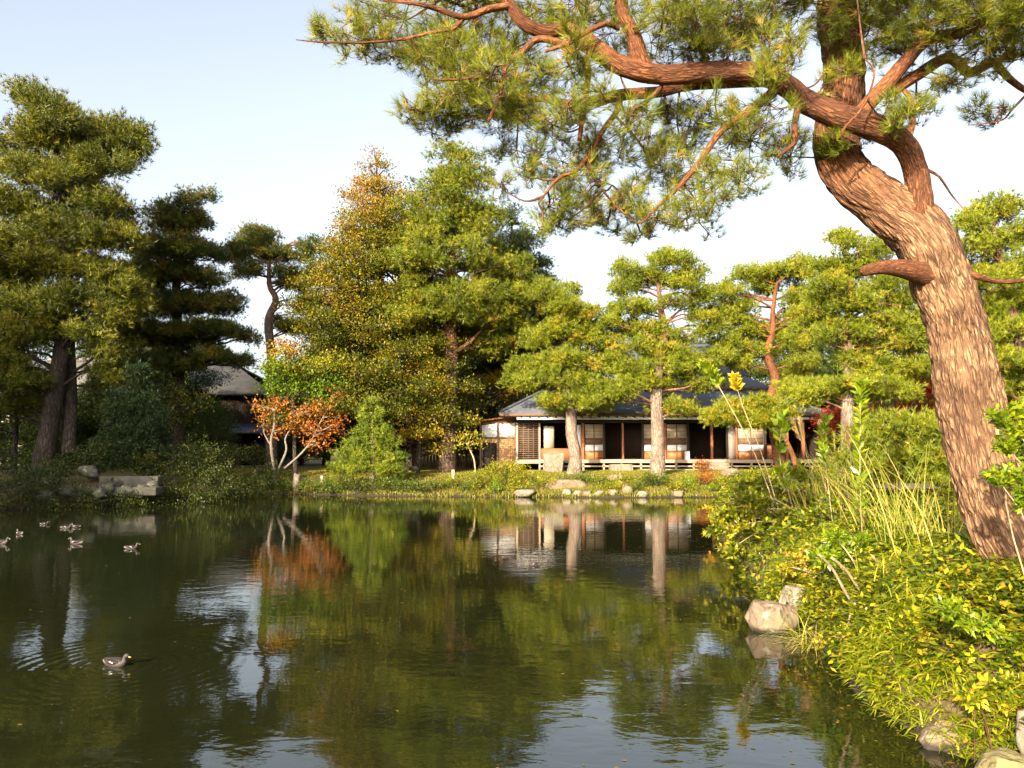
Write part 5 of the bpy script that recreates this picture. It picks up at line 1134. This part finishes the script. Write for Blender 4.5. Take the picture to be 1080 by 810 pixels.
# lawn blades on the far bank and mid right land
Pn, dd = scatter(90000, -14, 14, 33.3, 41.0, -.02)
Pn2, _ = scatter(30000, 3.5, 16, 10, 34, -.02, 5)
Pn = np.vstack([Pn, Pn2]); n = len(Pn); D = rdir(n)*.5; D[:, 2] = 1; D = unit(D)
Lv = Leaves(); ed = np.clip(1-pond_sd(Pn[:, 0], Pn[:, 1])/1.6, 0, 1)
Lv.blades(Pn, D, rng.uniform(.04, .08, n)*(1+1.2*ed), .02+.01*ed, rng.uniform(0, 1, n), flat=0)
tag(Lv.build('lawn_grass', L_LAWN), 'short sunny grass of the far lawn and bank', 'grass', kind='stuff')

n = 420; X = np.concatenate([rng.uniform(-12, 8, 220), 3.2-np.abs(rng.normal(0, 1.1, 200))]); Y = np.concatenate([rng.uniform(5, 33, 220), rng.uniform(5.5, 20, 200)]); X[220:] += np.clip((Y[220:]-12)*.2, 0, 3)
k_ = pond_sd(X, Y) < -.1; Pn = np.stack([X[k_], Y[k_], np.full(k_.sum(), .004)], -1); n = len(Pn); D = rdir(n); D[:, 2] = 0; D = unit(D)
Lv = Leaves(); s_ = unit(np.cross(D, np.array([0, 0, 1.]))); L_ = rng.uniform(.03, .06, (n, 1)); m_ = Pn+D*L_*.45
Lv.k = 4; Lv.V.append(np.stack([Pn, m_-s_*L_*.25, Pn+D*L_, m_+s_*L_*.25], 1).reshape(-1, 3)); Lv.T.append(np.repeat(rng.uniform(.2, 1, n), 4))
tag(Lv.build('floating_leaves', L_AUT), 'small fallen leaves floating scattered on the pond', 'fallen leaves', kind='stuff')
# ------------------------------------------------------------------ plants of the near right bank
def twig_shrub(name, label, base, pads, Y, mat, Lr, Wr, nleaf, spread, cat='shrub', rbase=.014, stemmat=None, tint=(.1, .8), flat=.7, group=None):
    """stems rising from one foot to leafy sprays given in photo px"""
    bx = P(base[0], base[1], Y); g = H1(bx[0], bx[1]); ft = np.array([bx[0], bx[1], g-.03])
    root = thing(name, (bx[0], bx[1], g), label, cat, group); tb = Tubes(); Lv = Leaves(); s = Y/F
    for (px, py, rx, ry) in pads:
        rx, ry = rx*1.05, ry*1.15
        y = Y+rng.uniform(-.5, .5)*rx*s*1.2; c = P(px, py, y); R = np.array([rx*s, rx*s, ry*s])
        f = ft+rng.normal(0, .12, 3)*[1, 1, 0]
        mid = f*.45+c*.55+np.array([0, 0, .12*np.linalg.norm(c-f)]) + rng.normal(0, .05, 3)
        tb.add(catmull([f, mid, c], 9), [rbase, rbase*.7, rbase*.35], 6, cap=False)
        m = max(4, int(nleaf/9)); e = c+rdir(m)*R*rng.uniform(.4, 1, (m, 1)); src = mid*.35+c*.65
        st = np.repeat(src[None], m, 0)*.5+c*.5; tb.sticks(st, e, rbase*.3, rbase*.12)
        for i in range(m):
            t = rng.uniform(.25, 1.05, 9)[:, None]; C = st[i]*(1-t)+e[i]*t+rng.normal(0, .012, (9, 3))
            D = unit((e[i]-st[i])*.5/np.linalg.norm(e[i]-st[i])+rdir(9)*.8+[0, 0, .1])
            Lv.blades(C, D, rng.uniform(*Lr, 9), rng.uniform(*Wr, 9), rng.uniform(*tint)+rng.normal(0, .1, 9), flat=flat)
    tb.build('stems', stemmat or B_CANE, root); Lv.build('foliage', mat, root); return root
NB = 'shrubs of the near right bank'
twig_shrub('overhanging_shrub', 'yellow green shrub whose thin branches reach farthest out over the water', (850, 590), [(760, 540, 18, 9), (775, 555, 22, 9), (790, 540, 26, 12), (770, 580, 16, 7), (800, 560, 24, 12), (820, 545, 28, 14), (812, 585, 20, 8), (785, 525, 26, 10), (835, 575, 22, 12), (752, 560, 10, 6), (850, 560, 22, 12), (775, 545, 20, 12), (800, 530, 22, 10), (815, 565, 22, 12), (840, 550, 22, 12)], 14.5, L_SHRUBY, (.07, .12), (.04, .06), 420, 1, group=NB)
twig_shrub('overhanging_shrub', 'dense yellow green shrub in the middle of the near bank, below the upright leafy stem', (880, 560), [(805, 510, 24, 10), (830, 520, 30, 14), (865, 510, 28, 14), (850, 535, 28, 13), (890, 530, 28, 14), (905, 510, 22, 12), (920, 540, 26, 13), (880, 550, 30, 12), (840, 500, 22, 10), (785, 512, 16, 7)], 16.5, L_SHRUBY, (.08, .13), (.05, .075), 450, 1, group=NB)
twig_shrub('laurel_shrub', 'glossy green broad leaved shrub left of the tall grass', (900, 620), [(868, 588, 14, 8), (885, 580, 16, 9), (902, 590, 18, 9), (925, 588, 18, 9), (945, 582, 16, 9), (962, 575, 14, 8), (912, 572, 14, 8), (880, 566, 12, 7)], 9.0, L_GREEN, (.07, .12), (.03, .045), 260, 1, group=NB, flat=.3, tint=(.2, .9))
twig_shrub('thicket', 'yellow leaved thicket above the two boulders of the near bank', (870, 640), [(850, 605, 16, 9), (870, 620, 20, 10), (840, 590, 16, 7), (890, 612, 22, 9), (875, 648, 14, 8), (905, 640, 20, 9), (860, 580, 18, 8), (830, 600, 12, 6)], 10.2, L_SHRUBY, (.04, .07), (.025, .04), 420, 1, group=NB, tint=(.3, 1))
twig_shrub('thicket', 'low thicket leaning over the water between the boulders and the near bamboo grass', (930, 690), [(900, 670, 22, 9), (915, 690, 20, 8), (935, 700, 22, 10), (895, 690, 10, 5), (950, 715, 20, 9), (925, 665, 22, 8)], 7.9, L_SHRUBY, (.04, .065), (.022, .036), 400, 1, group=NB, tint=(.1, .9))
twig_shrub('thicket', 'green leafed clump hanging over the water edge left of the near tan rock', (960, 715), [(925, 728, 12, 6), (945, 722, 16, 9), (965, 735, 14, 8), (950, 738, 12, 6), (980, 725, 14, 8)], 7.0, L_GREEN, (.05, .09), (.016, .025), 260, 1, group=NB, flat=.2, tint=(.1, .8))
twig_shrub('trunkside_shrub', 'bright green leafy shrub growing beside the great trunk at the right edge', (1135, 590), [(1052, 438, 12, 7), (1072, 450, 14, 8), (1060, 468, 12, 7), (1085, 480, 16, 10), (1064, 500, 14, 8), (1082, 515, 16, 9), (1050, 502, 9, 6), (1092, 445, 16, 12), (1078, 530, 12, 7), (1075, 430, 10, 5), (1100, 500, 16, 14)], 5.6, L_GREEN, (.045, .075), (.025, .04), 180, 1, group=NB, tint=(.3, 1), rbase=.008)
twig_shrub('corner_shrub', 'fresh green low shrub at the right edge below the great trunk', (1075, 700), [(1060, 672, 18, 9), (1040, 660, 18, 8), (1078, 690, 16, 9), (1020, 655, 16, 7), (1062, 705, 14, 7), (1000, 640, 16, 7)], 5.9, L_GREEN, (.05, .08), (.02, .03), 240, 1, group=NB, tint=(.3, 1), rbase=.006)
twig_shrub('berry_shrub', 'small shrub with reddish leaves low over the water beyond the near bank', (790, 535), [(765, 533, 12, 5), (782, 528, 14, 5), (748, 538, 8, 4)], 20, L_YEL, (.07, .11), (.04, .06), 110, 1, group=NB, tint=(.5, 1))

twig_shrub('broadleaf_plant', 'broad leaved yellow green plant spilling over the water edge below the cut canes', (935, 690), [(915, 655, 16, 9), (940, 668, 18, 10), (960, 690, 18, 10), (930, 640, 16, 8)], 7.6, L_SHRUBY, (.06, .10), (.035, .055), 300, 1, group=NB, tint=(.0, .7), rbase=.006)
twig_shrub('broadleaf_plant', 'broad leaved plant in the near ground cover left of the fresh green shrub', (1000, 700), [(985, 668, 18, 9), (1008, 685, 18, 9), (990, 700, 16, 9), (970, 650, 16, 7)], 6.6, L_SHRUBY, (.05, .09), (.03, .045), 280, 1, group=NB, tint=(.2, .9), rbase=.006, stemmat=B_TWIG)
twig_shrub('broadleaf_plant', 'yellow leaved plant at the right edge, lowest above the corner stones', (1055, 745), [(1040, 725, 16, 9), (1060, 738, 14, 8), (1022, 735, 14, 8), (1068, 720, 12, 7)], 5.6, L_SHRUBY, (.04, .075), (.025, .038), 260, 1, group=NB, tint=(.1, .9), rbase=.005, stemmat=B_TWIG)
twig_shrub('overhanging_shrub', 'green shrub filling the bank between the laurel and the upright leafy stems', (910, 580), [(860, 545, 20, 12), (885, 560, 22, 12), (905, 545, 20, 12), (930, 560, 20, 10), (875, 530, 16, 10), (925, 530, 16, 10)], 12.2, L_SHRUBY, (.06, .10), (.035, .055), 330, 1, group=NB, tint=(.1, .8))

def leafy_stem(name, label, pts, Y, mat, L, W, n, r=.012, group=None, depth=0.0, top=.25, flat=.5):
    p = [P(x, y, Y+depth*i/len(pts)) for i, (x, y) in enumerate(pts)]; p[0][2] = min(p[0][2], H1(p[0][0], p[0][1])) - .03
    g = H1(p[0][0], p[0][1]); p[0][2] = g-.03
    root = thing(name, (p[0][0], p[0][1], g), label, 'plant', group)
    path = catmull(p, 30); tb = Tubes(); tb.add(path, [r, r*.8, r*.3], 7, cap=False); tb.build('stem', B_CANE, root)
    t = rng.uniform(top, 1, n); C = np.stack([np.interp(t, np.linspace(0, 1, 30), path[:, k_]) for k_ in range(3)], -1)
    D = rdir(n); D[:, 2] = np.abs(D[:, 2])*.5+.15; D = unit(D)
    D[:, 2] += .25; D = unit(D); Lv = Leaves(); Lv.blades(C, D, rng.uniform(.7, 1.15, n)*L*1.15, W*1.5, rng.uniform(.35, 1, n), flat=.15); Lv.build('foliage', mat, root)
leafy_stem('upright_stem', 'upright plant densely set with narrow green leaves, left of the tall grass', [(912, 600), (908, 540), (907, 480), (908, 420), (910, 404)], 10, L_GREEN, .13, .026, 230, .006, top=.25)
leafy_stem('upright_stem', 'shorter leafy stem just left of the tallest upright one', [(880, 560), (872, 500), (868, 462), (872, 442)], 12, L_GREEN, .13, .03, 110, .006, top=.35)
leafy_stem('tall_sapling', 'tall thin leaning sapling before the villa, tipped with green leaves', [(818, 560), (812, 520), (792, 470), (768, 425), (752, 398), (742, 386)], 16, L_GREEN, .18, .065, 130, .014, top=.70)
leafy_stem('tall_sapling', 'tall thin sapling tipped with yellow leaves, right of the green tipped one', [(824, 560), (816, 520), (802, 475), (784, 430), (774, 398)], 16.3, L_YELG, .15, .06, 150, .013, top=.88)
leafy_stem('tall_sapling', 'thin sapling with paired green leaves beside the two leaning ones', [(840, 560), (832, 520), (822, 480), (826, 440)], 15.5, L_GREEN, .24, .09, 60, .014, top=.35)
for (pts, lab) in (([(905, 655), (892, 625), (878, 600), (864, 585)], 'left of two pale leaning cut canes above the boulders'), ([(914, 648), (905, 620), (893, 602), (877, 588)], 'right of two pale leaning cut canes above the boulders'), ([(951, 648), (941, 622), (930, 602), (920, 586)], 'thick tan cut cane right of the two pale ones')):
    Y = 8.4; p = [P(x, y, Y-.15*i) for i, (x, y) in enumerate(pts)]; g = H1(p[0][0], p[0][1]); p[0][2] = g-.04
    r_ = thing('cut_cane', (p[0][0], p[0][1], g), lab, 'cut stem', 'cut canes on the near bank'); tb = Tubes(); tb.add(catmull(p, 16), [.017, .015, .012], 9); tb.build('stem', B_CANE, r_)

def grass_clump(name, label, px, py, Y, n, L, W, bend, spread, mat, plumes=0, group=None, lean=(0, 0), r0=.12):
    c = P(px, py, Y); g = H1(c[0], c[1]); root = thing(name, (c[0], c[1], g), label, 'grass clump', group)
    B = np.array([c[0], c[1], g-.02])+rng.normal(size=(n, 3))*[r0, r0, 0]
    D = rng.normal(size=(n, 3))*spread; D[:, 2] = 1; D[:, 0] += lean[0]; D[:, 1] += lean[1]; D = unit(D)
    Lv = Leaves(); Lv.ribbons(B, D, rng.uniform(.55, 1.05, n)*L, W*rng.uniform(.7, 1.2, n), rng.uniform(0, 1, n), rng.uniform(.1, 1, n)*bend, seg=6); Lv.build('blades', mat, root)
    for i in range(plumes):
        b0 = np.array([c[0], c[1], g])+rng.normal(size=3)*[.1, .1, 0]; tip = b0+np.array([rng.normal(0, .25)+lean[0]*L, rng.normal(0, .2), L*rng.uniform(.95, 1.15)])
        pa = catmull([b0, (b0+tip)/2+[0, 0, .1], tip], 12); tb = Tubes(); tb.add(pa, [.005, .004, .002], 5, cap=False); st = tb.build('stalk', B_CANE, root)
        m = 70; t = rng.uniform(.8, 1, m)[:, None]; C = b0*(1-t)+tip*t+[0, 0, .02]; d = unit((tip-b0)/L+rdir(m)*.35)
        P2 = Leaves(); P2.needles(C, d, 3, .14, .006, .2, rng.uniform(0, 1, m), droop=.15); P2.build('plume', L_PLUME, st)
GG = 'grass clumps on the near right bank'
grass_clump('silver_grass', 'tall straw green grass clump standing left of the great pine trunk', 978, 600, 8.6, 80, 1.7, .011, .7, .16, L_STRAW, 0, GG, (-.12, 0), .22)
grass_clump('silver_grass', 'second tall grass clump farther back, behind the glossy shrub', 945, 570, 10.5, 60, 1.6, .012, .7, .2, L_STRAW, 0, GG, (-.15, 0), .25)
grass_clump('plumed_grass', 'silver grass with pinkish plumes before the right end of the villa', 868, 520, 15, 70, 1.7, .02, 1.0, .25, L_STRAW, 5, GG, (-.15, 0), .2)
grass_clump('plumed_grass', 'silver grass with pinkish plumes nearer the layered pine trunk', 905, 515, 15, 60, 1.6, .02, 1.0, .25, L_STRAW, 3, GG, (-.25, 0), .2)
grass_clump('sedge_clump', 'low drooping sedge tuft at the water right of the tan boulder', 862, 672, 9.0, 160, .55, .009, 1.6, .7, L_STRAW, 0, GG, (-.5, -.3), .10)
grass_clump('sedge_clump', 'short green grass tuft between the cut canes and the great trunk', 985, 625, 7.6, 240, .45, .008, 1.2, .5, L_SASA, 0, GG, (0, 0), .25)
grass_clump('sedge_clump', 'grass tuft around the mossy rock at the foot of the great pine', 1010, 650, 6.9, 200, .32, .009, 1.2, .6, L_SASA, 0, GG, (0, 0), .25)

# ================================================================== DUCKS
def duckmat():
    m, n, b, o = newmat('duck_plumage')
    c = ramp(n, [(0, (.20, .18, .14)), (.10, (.15, .13, .10)), (.17, (.03, .02, .016)), (.6, (.035, .024, .018)), (.78, (.06, .04, .035)), (.9, (.02, .025, .02)), (1, (.02, .022, .02))], attrib(n, 'height').outputs['Fac'])
    t = texnoise(n, coords(n), 60, 3); c = mixc(n, mathn(n, 'MULTIPLY', t.outputs['Fac'], .4), c, (.02, .015, .012), 'MIX')
    n.links.new(c, b.inputs['Base Color']); b.inputs['Roughness'].default_value = .6; bump(n, t.outputs['Fac'], .004, 1, b); return m
M_DUCK = duckmat(); M_BILL = simple('duck_bill', (.32, .22, .05), rough=.4); M_WBAR = simple('white_feather', (.75, .74, .70), rough=.6); M_WING = simple('brown_feather', (.035, .022, .018), (.018, .012, .011), rough=.6, scale=50, bumpd=.004); M_EYE = simple('duck_eye', (.01, .01, .01), rough=.1)
def duck(x, y, rot, sc, label):
    R = thing('duck', (0, 0, 0), label, 'duck', 'ducks on the pond')
    # spine from tail to bill, +x forward
    sp = [(-.27, 0, .085), (-.22, 0, .07), (-.13, 0, .045), (0, 0, .035), (.10, 0, .05), (.155, 0, .085), (.165, 0, .13), (.175, 0, .165), (.20, 0, .185), (.232, 0, .182), (.25, 0, .175)]
    rd = [.012, .04, .078, .095, .088, .062, .040, .036, .038, .030, .012]
    path = catmull(sp, 44); rad = catmull(np.array([[r, 0, 0] for r in rd]), 44)[:, 0]
    tb = Tubes(); tb.add(path, list(rad), 20, 0, 1)
    tb.build('body', M_DUCK, R)
    tb = Tubes(); tb.add(catmull([(.235, 0, .176), (.262, 0, .168), (.292, 0, .164)], 8), [.016, .014, .011], 10); o = tb.build('bill', M_BILL, R); 
    for sgn in (-1, 1):
        wv = []; 
        P_ = Tubes(); P_.add(catmull([(.09, sgn*.072, .085), (.0, sgn*.092, .085), (-.10, sgn*.078, .09), (-.20, sgn*.035, .105), (-.25, sgn*.012, .118)], 20), [.018, .042, .040, .022, .004], 12)
        wg = P_.build('wing', M_WING, R)
        P_ = Tubes(); P_.add([(.035, sgn*.128, .075), (-.035, sgn*.128, .105)], [.008, .008], 6); P_.build('wing_bar', M_WBAR, wg)
        P_ = Tubes(); P_.add([(.212, sgn*.034, .193), (.216, sgn*.038, .193)], [.006, .004], 8); P_.build('eye', M_EYE, R)
    P_ = Tubes(); P_.add([(-.10, 0, .140), (-.075, 0, .142)], [.012, .012], 8)
    R.location = (x, y, -.005); R.rotation_euler = (0, 0, rot); R.scale = (sc,)*3
    return R
d0 = duck(DP[0], DP[1], -.25, .58, 'nearest duck, dark brown with pale tail, swimming alone on the left part of the pond')
def dup_duck(px, py, rot, sc, label):
    sc *= .72; Y = 2.2/((py-469)/F); p = P(px, py, Y)
    r = d0.copy(); COL.objects.link(r); r.location = (p[0], p[1], -.005); r.rotation_euler = (0, 0, rot); r.scale = (sc,)*3; r['label'] = label
    for ch in list(d0.children):
        q = ch.copy(); COL.objects.link(q); q.parent = r
        for g_ in ch.children: w_ = g_.copy(); COL.objects.link(w_); w_.parent = q
dup_duck(80, 572, 2.9, .95, 'duck in the middle of the far left flock, swimming left below the pair')
dup_duck(139, 577, .2, .8, 'rightmost duck of the far left flock, showing pale head and tail')
dup_duck(21, 562, 2.6, .8, 'second duck from the left edge of the photo')
dup_duck(3, 572, -.3, 1.0, 'duck cut off by the left edge of the photo')
dup_duck(70, 556, .1, .8, 'left duck of the pair swimming close together at far left')
dup_duck(80, 555, 3.0, .75, 'right duck of the pair swimming close together at far left')
dup_duck(47, 552, .4, .6, 'smallest and farthest duck of the far left flock')
dup_duck(563, 594, 3.0, .6, 'lone small duck on the water below the villa')
